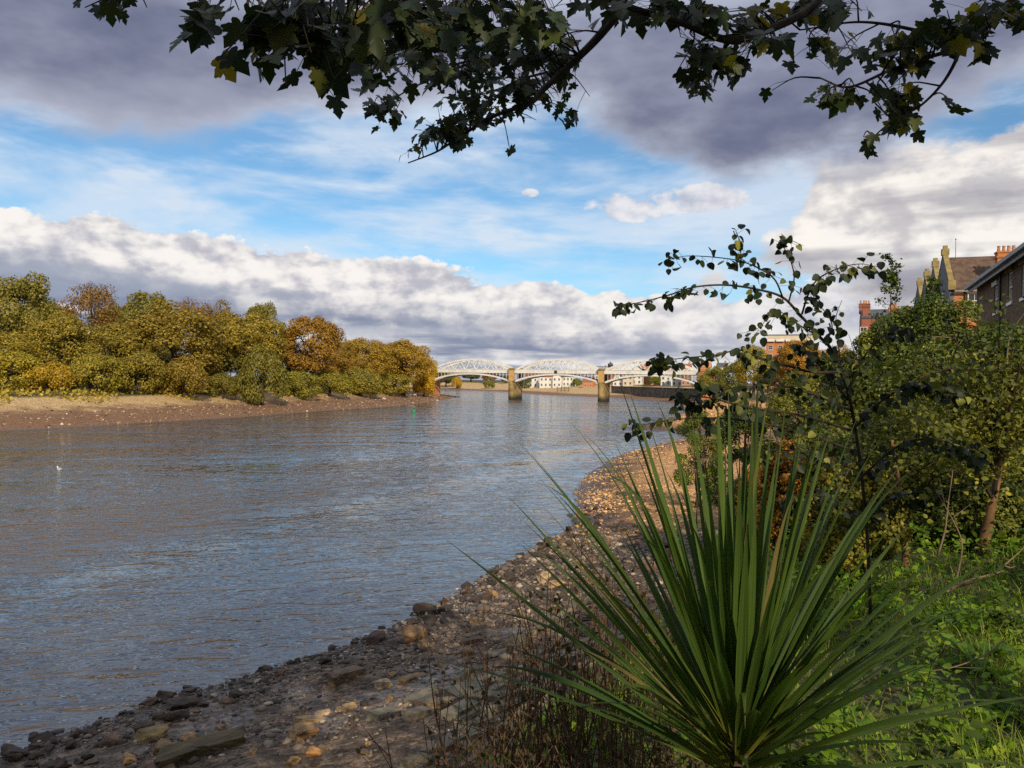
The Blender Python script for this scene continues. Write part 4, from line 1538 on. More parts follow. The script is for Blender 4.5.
def scatter_stones():
    rg = np.random.default_rng(12)
    t = np.array([.506, .863]); n_ = np.array([.863, -.506])
    done = 0
    bands = [('dark wet rock in the line along the water edge', 'dark wet rocks along the water edge', DK, 160, (-.4, 1.9), (.18, .52)),
             ('brown stone scattered on the muddy foreshore', 'brown stones on the foreshore', MID, 80, (1.2, 8.5), (.14, .42)),
             ('tan stone scattered on the gravel foreshore', 'tan stones on the foreshore', (1.1, .92, .68), 60, (1.5, 9), (.12, .36))]
    pts = np.array([q[:2] for q in SH[1:14]])
    seg = np.linalg.norm(np.diff(pts, axis=0), axis=1)
    cum = np.concatenate([[0], np.cumsum(seg)])
    for lab, grp, col, num, (s0, s1), (r0, r1) in bands:
        k = 0
        while k < num:
            u = rg.random() ** 1.8 * cum[-1]
            i = min(np.searchsorted(cum, u) - 1, len(seg) - 1)
            i = max(i, 0)
            dirv = (pts[i + 1] - pts[i]) / seg[i]
            q = pts[i] + dirv * (u - cum[i]) + np.array([dirv[1], -dirv[0]]) * rg.uniform(s0, s1)
            l = rg.uniform(r0, r1) * (1 + .5 * (rg.random() > .85)) * float(np.clip(np.hypot(*q) / 27, .72, 1.1))
            c = tuple(np.array(col) * rg.uniform(.6, 1.35) * np.array([1, rg.uniform(.88, 1.02), rg.uniform(.8, 1.05)]))
            sl_ = rg.random() < .35
            put_rock(Vector((q[0], q[1], max(tz1(*q), -.1))), l * rg.uniform(.9, 1.5), l * rg.uniform(.6, 1), l * (rg.uniform(.2, .34) if sl_ else rg.uniform(.4, .75)), SHDIR + rg.normal() * (.5 if sl_ else 2), c, lab, grp,
                     random.choice(SLABS if sl_ else ROCKS), .28, tilt=.3)
            k += 1


scatter_stones()


def gravel():
    rg = np.random.default_rng(31)
    ico = []
    bm = bmesh.new(); bmesh.ops.create_icosphere(bm, subdivisions=1, radius=.5)
    tv = np.array([v.co[:] for v in bm.verts]); tf = np.array([[v.index for v in f.verts] for f in bm.faces]); bm.free()
    pts = np.array([q[:2] for q in SH[1:18]])
    seg = np.linalg.norm(np.diff(pts, axis=0), axis=1)
    wgt = seg / np.maximum(np.linalg.norm((pts[:-1] + pts[1:]) / 2, axis=1), 8) ** 1.25
    n = 46000
    i = rg.choice(len(seg), n, p=wgt / wgt.sum())
    u = rg.random(n)[:, None]
    dv = (pts[i + 1] - pts[i]) / seg[i][:, None]
    sft = rg.uniform(-.4, 14, n) * rg.random(n) ** .35
    P = pts[i] + dv * seg[i][:, None] * u + np.stack([dv[:, 1], -dv[:, 0]], 1) * sft[:, None]
    clump = lump(P[:, 0] * 1.3, P[:, 1] * 1.3)
    keep = clump > rg.normal(-.15, .8, n)
    P = P[keep]; n = len(P)
    z, sd, _ = tz(P[:, 0], P[:, 1], True)
    dist = np.hypot(P[:, 0], P[:, 1])
    size = rg.lognormal(-2.65, .55, n) * np.clip(dist / 24, .8, 1.35)
    size = np.clip(size, .03, .45) * np.where(P[:, 1] > 40, .8, 1)
    sc = size[:, None, None] * rg.uniform([.8, .6, .35], [1.5, 1, .75], (n, 3))[:, None, :]
    yaw = rg.random(n) * 6.28
    v = tv[None] * (1 + rg.normal(size=(n, len(tv), 1)) * .14) * sc
    c, s_ = np.cos(yaw)[:, None], np.sin(yaw)[:, None]
    V = np.stack([v[..., 0] * c - v[..., 1] * s_, v[..., 0] * s_ + v[..., 1] * c, v[..., 2]], -1)
    V += np.stack([P[:, 0], P[:, 1], np.maximum(z, -.05) + size * .08], 1)[:, None]
    F_ = (tf[None] + (np.arange(n) * len(tv))[:, None, None]).reshape(-1, 3)
    m, nt, out = new_mat('gravel')
    geo = nt.nodes.new('ShaderNodeNewGeometry')
    r = E(nt, geo.outputs['Random Per Island'])
    a = nt.nodes.new('ShaderNodeAttribute'); a.attribute_name = 'dry'
    dry = E(nt, a.outputs['Fac'])
    c1 = mixc(nt, r.smooth(.1, .95), (.032, .025, .020), (.185, .138, .10))
    c1 = mixc(nt, r.smooth(.90, .99), c1, (.36, .30, .22))
    c2 = mixc(nt, r, (.26, .135, .05), (.66, .41, .18))
    c = mixc(nt, dry, c1, c2)
    principled(nt, out, c, .75, noise(nt, pos(nt), 20, 3), .004, .35)
    me = np_mesh('gravel', V.reshape(-1, 3), [F_], m)
    at2 = me.attributes.new('dry', 'FLOAT', 'POINT')
    d = np.clip((P[:, 1] - 35) / 9, 0, 1) * np.clip((sd + .2) / .8, 0, 1)
    at2.data.foreach_set('value', np.repeat(d, len(tv)).astype(np.float32))
    tag(link('gravel', me), 'brown gravel and pebbles over the near foreshore and beach', 'gravel', kind='stuff')


gravel()


def bank_stones():
    rg = np.random.default_rng(61)
    n = 5200
    t = rg.random(n)
    pts = np.array([q[:2] for q in SH[-11:-1]])[::-1]
    seg = np.linalg.norm(np.diff(pts, axis=0), axis=1)
    cum = np.concatenate([[0], np.cumsum(seg)])
    u = t * cum[-1]
    i = np.clip(np.searchsorted(cum, u) - 1, 0, len(seg) - 1)
    dv = (pts[i + 1] - pts[i]) / seg[i][:, None]
    P = pts[i] + dv * (u - cum[i])[:, None] + np.stack([-dv[:, 1], dv[:, 0]], 1) * rg.uniform(.2, 17, n)[:, None]
    z = tz(P[:, 0], P[:, 1])
    sz = rg.lognormal(-1.55, .5, n)
    tv = np.array([[1, 0, 0], [-1, 0, 0], [0, 1, 0], [0, -1, 0], [0, 0, 1], [0, 0, -1]]) * .6
    tf = np.array([[0, 2, 4], [2, 1, 4], [1, 3, 4], [3, 0, 4], [2, 0, 5], [1, 2, 5], [3, 1, 5], [0, 3, 5]])
    v = tv[None] * (1 + rg.normal(size=(n, 6, 1)) * .25) * sz[:, None, None] * rg.uniform([.8, .7, .4], [1.5, 1.2, .9], (n, 3))[:, None]
    V = v + np.stack([P[:, 0], P[:, 1], np.maximum(z, 0) + .03], 1)[:, None]
    Fa = (tf[None] + (np.arange(n) * 6)[:, None, None]).reshape(-1, 3)
    m, nt, out = new_mat('bank stones')
    r = E(nt, nt.nodes.new('ShaderNodeNewGeometry').outputs['Random Per Island'])
    c = mixc(nt, r.smooth(0, .8), (.07, .045, .03), (.30, .21, .13))
    principled(nt, out, mixc(nt, r.smooth(.86, .95), c, (.50, .42, .31)), .85)
    tag(link('bank_gravel', np_mesh('bank_gravel', V.reshape(-1, 3), [Fa], m)), 'scattered pale and brown stones on the left bank foreshore', 'gravel', kind='stuff')


bank_stones()


def pitching():
    """stones set on edge in rows on the bank slope, and flat ledges at its foot"""
    rg = np.random.default_rng(8)
    mb = MB()
    t = Vector((.506, .863, 0)); n_ = Vector((.863, -.506, 0))
    base = Vector((SH[1][0], SH[1][1], 0))
    def zone(s0, s1, u0, u1, ds, ln, gap):
        sv = s0
        while sv < s1:
            u = u0 + rg.uniform(0, ln)
            while u < u1:
                L = rg.uniform(.5, 1.4) * ln
                p = base + t * u + n_ * (sv + rg.normal() * .05)
                if rg.random() > gap:
                    z = tz1(p.x, p.y)
                    z2 = tz1(p.x + n_.x * .4, p.y + n_.y * .4)
                    sl_ = math.atan2(z2 - z, .4)
                    M = Matrix.Rotation(SHDIR + rg.normal() * .10 - .15, 3, 'Z') @ Matrix.Rotation(-sl_ * 1.0 + rg.normal() * .14, 3, 'X') @ Matrix.Rotation(rg.normal() * .06, 3, 'Y')
                    w, h = ds * rg.uniform(.75, 1.15), rg.uniform(.10, .22)
                    k = [[sx * L / 2 * rg.uniform(.85, 1), sy * w / 2 * rg.uniform(.8, 1), sz * h / 2] for sx in (-1, 1) for sy in (-1, 1) for sz in (-1, 1)]
                    mb.add([p + Vector((0, 0, z + rg.uniform(-.03, .06) - p.z)) + M @ Vector(q) for q in k], [(0, 1, 3, 2), (4, 6, 7, 5), (0, 4, 5, 1), (2, 3, 7, 6), (0, 2, 6, 4), (1, 5, 7, 3)])
                u += L + rg.uniform(.02, .1)
            sv += ds
    zone(9.2, 14.2, -4, 13, .24, .55, .16)
    zone(6.8, 9.2, 4, 14, .4, .8, .5)
    m, nt, out = new_mat('set stone')
    r = E(nt, nt.nodes.new('ShaderNodeNewGeometry').outputs['Random Per Island'])
    v = pos(nt)
    n1 = noise(nt, v, 2.5, 6, .65)
    c = mixc(nt, r, (.075, .065, .045), (.21, .175, .12))
    c = mixc(nt, n1.smooth(.42, .68), c, (.055, .06, .03))
    c = mixc(nt, noise(nt, v, 14, 4).smooth(.5, .8) * .6, c, (.26, .23, .18))
    principled(nt, out, c, .8, n1 + noise(nt, v, 20, 4) * .3, .03, .3)
    tag(mb.build('stone_revetment', m), 'sloping revetment of grey green stones set in rows at the foot of the bank', 'revetment')


pitching()

# ------------------------------------------------------------------ overhanging sycamore
M_syc_lit = leaf_mat('sunlit sycamore leaves', [(.05, .07, .012), (.16, .15, .02), (.24, .20, .025), (.03, .045, .012)], .5)  # sunlit copy of the leaves: yellow of the sun put into the colour
M_syc = leaf_mat('sycamore leaves', [(.012, .026, .012), (.016, .034, .012), (.022, .042, .012), (.030, .046, .012), (.016, .030, .012), (.024, .036, .012), (.020, .034, .012), (.022, .038, .012), (.07, .09, .016)], .32, rough=.5, spec=.25)  # shaded leaves: the darkness of shade is in the green itself


def polyline(pts, n):
    """smooth resample (Catmull-Rom)"""
    pts = [Vector(p) for p in pts]
    q = [pts[0] * 2 - pts[1]] + pts + [pts[-1] * 2 - pts[-2]]
    out = []
    m = len(pts) - 1
    for i in range(n + 1):
        u = min(i / n * m, m - 1e-6)
        k = int(u); f = u - k
        a, b, c, d = q[k], q[k + 1], q[k + 2], q[k + 3]
        out.append(.5 * ((2 * b) + (c - a) * f + (2 * a - 5 * b + 4 * c - d) * f * f + (3 * b - a - 3 * c + d) * f ** 3))
    return out


def sycamore():
    rg = np.random.default_rng(77)
    rd = random.Random(77)
    root = empty('sycamore_tree', (4.6, -2.6, tz1(4.6, -2.6)), 0, 'overhanging sycamore whose dark lobed leaves hang across the top of the view', 'tree')
    o0 = Vector(root.location)
    T = MB()
    tp = polyline([Vector((4.6, -2.6, 6.0)), Vector((4.5, -2.5, 8.0)), Vector((4.2, -2.2, 10.5)), Vector((4.2, -2.3, 13.5)), Vector((4.5, -2.6, 16.5))], 14)
    T.tube([p - o0 for p in tp], [.38 - .022 * i for i in range(15)], 10)
    T.build('trunk', M_bark, root, True)
    Bm = MB()
    hub = tp[7]
    # limbs: pixel + depth polylines where they cross the view, continued back to the trunk
    L = {
        'A': [hub, Vector((3.2, .2, 10.9)), at(838, -30, 4.0), at(818, 3, 3.9), at(778, 26, 3.8), at(731, 40, 3.7), at(680, 22, 3.6), at(624, 5, 3.5), at(570, -25, 3.4), at(500, -32, 3.1), at(430, -18, 2.8), at(350, -25, 2.6), at(250, -22, 2.5), at(130, -12, 2.6)],
        'B': [at(624, 5, 3.5), at(591, 45, 3.9), at(544, 89, 4.5), at(530, 103, 4.9), at(492, 117, 5.3), at(455, 140, 5.6), at(436, 152, 5.8), at(408, 163, 5.9)],
        'C': [at(430, -18, 2.8), at(403, 5, 3.2), at(427, 33, 3.9), at(455, 54, 4.5), at(470, 62, 5.0), at(440, 75, 5.2), at(400, 95, 5.3), at(378, 118, 5.4)],
        'D': [hub, Vector((4.2, 1.0, 11.2)), at(1050, -30, 4.4), at(1013, 7, 4.3), at(961, 45, 4.2), at(933, 56, 4.2), at(891, 70, 4.1), at(849, 87, 4.0), at(820, 78, 4.0)],
        'Eb': [at(961, 45, 4.2), at(955, 62, 4.2), at(942, 84, 4.2), at(920, 106, 4.2), at(891, 122, 4.3), at(867, 143, 4.3)],
        'G': [at(591, 45, 3.9), at(560, 68, 4.6), at(525, 78, 5.0), at(490, 92, 5.2), at(455, 100, 5.5)],
        'H': [at(731, 40, 3.7), at(715, 60, 3.8), at(700, 78, 3.9), at(688, 88, 3.9)],
        'I': [at(961, 45, 4.2), at(915, 30, 4.3), at(860, 22, 4.2), at(800, 30, 4.1)],
    }
    R0 = {'A': .027, 'B': .024, 'C': .016, 'D': .022, 'Eb': .012, 'G': .012, 'H': .010, 'I': .014}
    samples = []
    for k, pl in L.items():
        pts = polyline(pl, 10 * len(pl))
        r = [max(R0[k] * (1 - .82 * i / len(pts)), .004) for i in range(len(pts))]
        Bm.tube([p - o0 for p in pts], r, 7)
        samples += pts
    SA = np.array(samples)
    # big limbs of the crown over the viewer
    for k in range(11):
        a = k * .62 + rd.uniform(-.2, .2)
        b = tp[rd.randint(6, 11)]
        e = b + Vector((math.cos(a) * 4.2, math.sin(a) * 4.2, rd.uniform(1.0, 3.2)))
        if e.y > -1.5: continue
        Bm.tube([q - o0 for q in polyline([b, b.lerp(e, .5) + Vector((0, 0, .5)), e], 8)], [.12 - .012 * i for i in range(9)], 6)
    # clusters of leaves in view: px, py, rx, ry, n, leaf px, depth
    CL = [(118, 4, 34, 12, 14, 26, 2.6), (205, 15, 22, 24, 9, 42, 2.3), (236, 42, 22, 22, 5, 52, 2.1), (290, 22, 60, 24, 34, 46, 2.5), (268, 84, 14, 12, 2, 44, 2.3), (318, 66, 30, 24, 12, 44, 2.5),
          (335, 96, 16, 12, 3, 42, 2.4), (390, 24, 66, 26, 46, 42, 2.9), (362, 90, 18, 18, 6, 30, 3.3), (470, 20, 60, 22, 48, 40, 3.0), (436, 28, 22, 18, 8, 50, 2.5), (540, 14, 40, 18, 26, 34, 3.2),
          (384, 106, 22, 22, 24, 20, 5.2), (372, 62, 26, 16, 18, 24, 4.4), (440, 128, 34, 20, 34, 18, 5.7), (478, 108, 40, 20, 50, 18, 5.4), (525, 90, 38, 28, 60, 19, 5.0), (558, 62, 30, 26, 34, 21, 4.6), (572, 112, 16, 12, 7, 19, 4.9),
          (412, 150, 12, 8, 7, 13, 5.9), (508, 150, 8, 7, 2, 16, 5.4), (462, 140, 20, 10, 10, 17, 5.6), (505, 50, 40, 26, 40, 24, 4.2), (420, 62, 44, 22, 36, 24, 3.9), (345, 45, 40, 24, 24, 34, 2.9), (270, 45, 40, 26, 18, 38, 2.5), (545, 40, 30, 22, 22, 24, 4.0), (475, 78, 44, 18, 34, 20, 4.9),
          (628, 8, 40, 14, 22, 32, 3.6), (690, 8, 44, 12, 24, 32, 3.7), (700, 55, 24, 22, 26, 27, 3.8), (705, 86, 22, 10, 7, 24, 3.9), (690, 84, 10, 8, 4, 24, 3.9), (730, 62, 26, 16, 16, 26, 3.8), (765, 88, 6, 5, 1, 22, 3.9),
          (752, 20, 34, 18, 20, 28, 3.9), (768, 38, 22, 14, 8, 32, 3.5), (820, 10, 40, 14, 22, 30, 4.1), (826, 48, 34, 18, 13, 26, 4.1), (860, 55, 18, 10, 4, 26, 4.0), (830, 100, 24, 16, 14, 22, 4.0), (853, 98, 12, 12, 5, 26, 3.9),
          (905, 52, 40, 24, 34, 25, 4.2), (895, 100, 24, 22, 24, 24, 4.2), (905, 122, 18, 14, 12, 24, 4.2), (944, 104, 10, 12, 2, 26, 4.1), (868, 140, 12, 12, 6, 20, 4.3), (950, 28, 40, 22, 36, 27, 4.2), (1000, 12, 34, 16, 30, 27, 4.3), (978, 52, 18, 12, 7, 26, 4.1)]
    P, N, D, Sz = [], [], [], []
    for cx, cy, rx, ry, n, sp, d in CL:
        n = int(n * (1.15 if n > 5 else 1))
        nt_ = max(1, n // 3)
        ends = []
        for k in range(nt_):
            e = at(cx + rd.gauss(0, rx * .5), cy + rd.gauss(0, ry * .5) - 2, d + rd.gauss(0, .14))
            i = int(np.argmin(np.sum((SA - np.array(e)) ** 2, 1)))
            b = samples[i]
            pl = polyline([b, b.lerp(e, .5) + Vector((rd.gauss(0, .03), rd.gauss(0, .03), .04)), e], 8)
            Bm.tube([q - o0 for q in pl], [.0055 - .00045 * j for j in range(9)], 5, False)
            ends.append(pl)
        for k in range(n):
            pl = rd.choice(ends)
            u = rd.uniform(2, 8.6)
            q = pl[min(int(u), 8)]
            c = at(cx + rd.gauss(0, rx * .48), cy + rd.gauss(0, ry * .48), d + rd.gauss(0, .2))
            # leaf hangs within a petiole's reach of its twig
            v = c - q
            lim = .20 + sp * d / F * .8
            if v.length > lim: v = v.normalized() * lim * rd.uniform(.35, 1.0)
            tip = q + v
            Bm.tube([q - o0, q.lerp(tip, .6) + Vector((0, 0, .01)) - o0, tip - o0], [.0016, .0013, .0011], 4, False)
            P.append(tip)
            dn = Vector((rd.gauss(0, .55), rd.gauss(0, .45), -1.0 + rd.gauss(0, .45)))
            D.append(dn)
            N.append(Vector((rd.gauss(0, .55), -.75 + rd.gauss(0, .5), .45 + rd.gauss(0, .4))))
            Sz.append(sp * d / F * rd.uniform(.40, .80))
    P, N, Sz, D = np.array(P), np.array(N), np.array(Sz), np.array(D)
    sunlit_leaf = (rg.random(len(P)) < np.where(P[:, 0] / P[:, 1] > .25, .28, .04))  # sunlit colour goes mostly to leaves on the right
    V, fs = leaf_cloud(P[sunlit_leaf] - np.array(o0), N[sunlit_leaf], Sz[sunlit_leaf], T_MAPLE, D[sunlit_leaf], rg)
    link('sunlit_leaves', np_mesh('sunlit_leaves', V, fs, M_syc_lit), root)
    V, fs = leaf_cloud(P[~sunlit_leaf] - np.array(o0), N[~sunlit_leaf], Sz[~sunlit_leaf], T_MAPLE, D[~sunlit_leaf], rg)
    # rest of the crown, out of view, shaped to shade foreshore and hanging leaves
    V2, fs2 = crown(5.3, 3.6, 34, 15000, .38, 9, T_CARD, .1)
    V2 = V2 + np.array([-3.3, .7, 7.2])
    rc = V2.reshape(-1, 4, 3)
    wpos = rc.mean(1) + np.array(o0)
    keep = (wpos[:, 1] < .9 + (wpos[:, 2] - 10.5) * .6) & (wpos[:, 2] > 10.0)
    keep &= ~((wpos[:, 0] > 2.4) & (wpos[:, 2] < 14.2) & (rg.random(len(wpos)) < .75))
    for gx, gy, gz_, rr in ((.75, 2.1, 7.3, .8), (1.5, 2.4, 7.3, .9), (2.6, 4.0, 6.6, 1.1), (.2, 2.0, 7.6, .35), (-4.5, 17, 1.2, .9), (-2.0, 22, 1.2, 1.0), (-6.8, 16.5, .8, .6), (-1.5, 15, 2.0, .6), (4, 3.5, 6.6, 1.0), (4.3, 7.0, 7.3, .9), (5.5, 9, 8.2, 1.1)):
        w = wpos - np.array([gx, gy, gz_]); sdv = np.array(sun_dir)
        perp = np.linalg.norm(w - (w @ sdv)[:, None] * sdv, axis=1)
        keep &= ~((perp < rr) & (rg.random(len(wpos)) < .85))  # leaves thinned along the sun's direction to let light patches through
    V2 = rc[keep].reshape(-1, 3)
    fs2 = [np.arange(len(V2)).reshape(-1, 4)[:, [0, 3, 2, 1]]]
    Va, fa = merge_np([(V, fs), (V2, fs2)])
    Bm.build('branches', M_twig, root, True)
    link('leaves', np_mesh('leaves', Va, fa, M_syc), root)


sycamore()
# neighbour trees out of view, added to shade the near foreshore
for (x, y, sc, key, lab) in ((15.5, 1.0, (.9, .9, .9), 'round1', 'unseen tree right of the viewer, added to shade the foreshore'), (-1.5, -9.0, (1.0, 1.0, .95), 'round3', 'unseen tree behind the viewer, added for shade'), (-7.5, -4.0, (.85, .85, .95), 'round2', 'unseen tree behind the viewer on the left, added for shade')):
    me, tm, R, H = PROTO[key]
    o = empty('broadleaf_tree', (x, y, tz1(x, y)), x, lab, 'tree')
    o.scale = sc
    link('crown', me, o).color = (.7, .8, .7, 1)
    link('trunk', tm, o)


# ------------------------------------------------------------------ shrubs and undergrowth on the right bank
M_bush = leaf_mat('bush leaves', [(.026, .042, .012), (.052, .078, .015), (.095, .12, .022), (.075, .095, .016), (.14, .16, .024), (.23, .24, .032), (.40, .36, .05)], .30, True, noise_scale=.9)
M_hazel = leaf_mat('hazel leaves', [(.011, .022, .009), (.016, .029, .010), (.022, .036, .011), (.014, .024, .009), (.028, .042, .012), (.20, .21, .03)], .22, True)
M_herb = leaf_mat('herb leaves', [(.035, .075, .010), (.06, .125, .013), (.10, .19, .016), (.15, .26, .022), (.24, .32, .035)], .42, True, noise_scale=1.3)
M_grass = leaf_mat('grass blades', [(.035, .075, .012), (.06, .12, .018), (.13, .22, .024), (.20, .26, .035), (.28, .25, .09)], .42, True, noise_scale=1.1)


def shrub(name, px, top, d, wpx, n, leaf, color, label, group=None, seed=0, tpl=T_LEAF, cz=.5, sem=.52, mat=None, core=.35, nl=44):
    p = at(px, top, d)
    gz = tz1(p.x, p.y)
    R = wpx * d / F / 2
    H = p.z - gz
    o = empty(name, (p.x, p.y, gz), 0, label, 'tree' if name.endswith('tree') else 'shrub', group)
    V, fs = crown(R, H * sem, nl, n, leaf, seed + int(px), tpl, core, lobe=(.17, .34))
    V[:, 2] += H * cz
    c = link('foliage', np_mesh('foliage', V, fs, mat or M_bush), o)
    c.color = (*color, 1)
    rd = random.Random(seed + int(px))
    mb = MB()
    for k in range(16):
        a = rd.uniform(0, 6.28)
        e = Vector((math.cos(a) * R * rd.uniform(.2, .95), math.sin(a) * R * rd.uniform(.2, .95), H * rd.uniform(.5, 1.0)))
        b = Vector((rd.uniform(-.2, .2), rd.uniform(-.2, .2), -.15))
        r0 = .012 + .012 * R
        mb.tube(polyline([b, b.lerp(e, .5) + Vector((0, 0, H * .15)), e], 6), [r0 * (1 - i * .13) for i in range(7)], 5)
    mb.build('stems', M_bark, o)
    return o


G5 = 'shrubs along the right bank'
for a in [
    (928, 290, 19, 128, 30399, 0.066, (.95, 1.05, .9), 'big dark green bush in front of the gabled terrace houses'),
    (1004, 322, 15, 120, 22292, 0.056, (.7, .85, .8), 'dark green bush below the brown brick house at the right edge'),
    (882, 306, 23, 84, 18239, 0.073, (1.05, 1.1, .85), 'green bush below the orange houses and slender saplings'),
    (846, 338, 21, 84, 16213, 0.066, (1.0, .95, .7), 'olive bush left of the big dark green bush'),
    (798, 372, 25, 84, 16213, 0.073, (1.15, 1.05, .7), 'yellowish bush under the golden brown tree'),
    (742, 393, 30, 84, 16213, 0.079, (.75, .9, .85), 'dark green low bush above the beach right of the spiky leaves'),
    (700, 404, 44, 60, 12159, 0.092, (1.1, 1.15, .8), 'low bush on the bank top nearest the bridge side of the beach'),
    (966, 350, 12, 130, 16074, 0.060, (1.45, 1.25, .75), 'olive yellow leafy bush in front of the big dark green bush'),
    (868, 372, 11.5, 120, 16074, 0.056, (1.1, 1.05, .8), 'mixed green bush behind the dark hazel twigs'),
    (1022, 384, 9.5, 130, 14613, 0.048, (1.35, 1.15, .7), 'golden green bush cut by the right edge above the fallen twigs'),
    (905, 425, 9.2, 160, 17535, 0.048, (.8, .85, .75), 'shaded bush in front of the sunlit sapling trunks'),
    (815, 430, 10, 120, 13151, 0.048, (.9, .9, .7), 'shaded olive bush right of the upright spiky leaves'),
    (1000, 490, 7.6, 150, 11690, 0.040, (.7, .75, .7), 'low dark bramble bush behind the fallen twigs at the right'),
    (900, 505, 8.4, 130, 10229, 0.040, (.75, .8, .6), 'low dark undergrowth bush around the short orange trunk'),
    (930, 400, 8.6, 180, 11690, 0.040, (1.15, 1.05, .75), 'leafy yellow green shrub just left of the small tree'),
    (850, 455, 6.4, 130, 8767, 0.036, (1.15, .95, .6), 'olive brown shrub right of the upright spiky leaves, behind the hazel stem'),
    (760, 452, 16, 70, 10133, 0.053, (1.9, .75, .40), 'low russet bush on the bank edge behind the upright spiky leaves'),
    (790, 440, 9.5, 70, 5200, .045, (1.9, .8, .4), 'small russet brown shrub showing through right of the upright spiky leaves'),
    (805, 370, 60, 80, 9000, .16, (1.2, 1.0, .6), 'olive gold bush below the distant brick flats'),
]:
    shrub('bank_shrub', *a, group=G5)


def sapling(px, top, d, label, wid):
    rg = np.random.default_rng(int(px))
    p = at(px, top, d)
    gz = tz1(p.x, p.y)
    H = p.z - gz
    o = empty('slender_tree', (p.x, p.y, gz), 0, label, 'tree')
    mb = MB(); mb.tube([(0, 0, -.2), (.03, 0, H * .5), (0, 0, H)], [.05, .03, .006], 6)
    P = []
    for k in range(60):
        f = rg.uniform(.25, 1)
        a = rg.uniform(0, 6.28)
        ln = wid * (1.08 - f) ** .7 * rg.uniform(.6, 1.1) + .05
        b = Vector((0, 0, H * f))
        e = b + Vector((math.cos(a) * ln, math.sin(a) * ln, ln * .55))
        mb.tube([b, b.lerp(e, .5) + Vector((0, 0, .02)), e], [.010, .006, .003], 4)
        for j in range(30): P.append(b.lerp(e, rg.uniform(.2, 1.05)) + Vector(rg.normal(size=3) * .06))
    mb.build('trunk', M_twig, o)
    P = np.array([q[:] for q in P])
    V, fs = leaf_cloud(P, rg.normal(size=(len(P), 3)), rg.uniform(.07, .13, len(P)), T_LEAF, rg=rg)
    link('crown', np_mesh('crown', V, fs, M_bush), o).color = (.45, .6, .55, 1)


sapling(891, 258, 27, 'taller slender dark sapling against the sky left of the gables', .95)
sapling(934, 277, 30, 'shorter slender sapling against the sky in front of the gables', .8)


def small_tree():
    """little tree whose lower trunk is caught by the sun"""
    rg = np.random.default_rng(51)
    b = ground_hit(982, 562)
    o = empty('small_tree', b, 0, 'small tree with sunlit orange trunk at the right, dark leaves above', 'tree')
    d = b.y
    pts = [Vector((b.x, b.y, b.z - .1)), at(984, 545, d), at(993, 500, d), at(1003, 450, d), at(1008, 400, d - .1), at(1013, 345, d - .2)]
    mb = MB(); mb.tube([p - b for p in polyline(pts, 20)], [.062 * (1 - i / 24) ** 1.6 + .004 for i in range(21)], 9)
    mb.build('trunk', M_bark_lit, o, True)
    br = MB()
    P = []
    for e in ((880, 395), (905, 370), (930, 420), (960, 380), (985, 340), (1030, 330), (1050, 390), (900, 440), (1040, 440), (950, 460), (920, 345), (1000, 310), (1060, 480), (880, 470), (965, 330)):
        k = rg.uniform(.35, .95)
        q = polyline(pts, 20)[int(k * 20)]
        t = at(e[0], e[1], d + rg.uniform(-.9, .9))
        pl = polyline([q, q.lerp(t, .5) + Vector((0, 0, .12)), t], 12)
        br.tube([x - b for x in pl], [.018 - .0012 * i for i in range(13)], 6)
        for j in range(240):
            x = pl[min(12, 3 + int(rg.random() * 10))]
            P.append(np.array(x - b) + rg.normal(size=3) * [.16, .2, .13])
    br.build('branches', M_twig, o)
    P = np.array(P)
    V, fs = leaf_cloud(P, rg.normal(size=(len(P), 3)) + [0, -.4, .7], rg.uniform(.035, .065, len(P)), T_LEAF, rg.normal(size=(len(P), 3)) * .6 + [0, 0, -.6], rg)
    link('leaves', np_mesh('leaves', V, fs, M_bush), o).color = (1.1, 1.0, .75, 1)
    b2 = ground_hit(906, 572)
    o2 = empty('small_tree', b2, 0, 'shorter sunlit trunk of a sapling left of the small tree, thin and orange', 'tree')
    mb = MB(); mb.tube([x - b2 for x in polyline([b2 - Vector((0, 0, .1)), at(905, 545, b2.y), at(901, 500, b2.y), at(892, 440, b2.y)], 10)], [.034 - .002 * i for i in range(11)], 8); mb.build('trunk', M_bark_lit, o2, True)
    P = np.array(at(890, 440, b2.y) - b2) + rg.normal(size=(700, 3)) * [.34, .3, .3]
    V, fs = leaf_cloud(P, rg.normal(size=(700, 3)) + [0, -.3, .6], rg.uniform(.035, .06, 700), T_LEAF, rg=rg)
    link('leaves', np_mesh('leaves', V, fs, M_bush), o2).color = (1.0, .95, .7, 1)


small_tree()


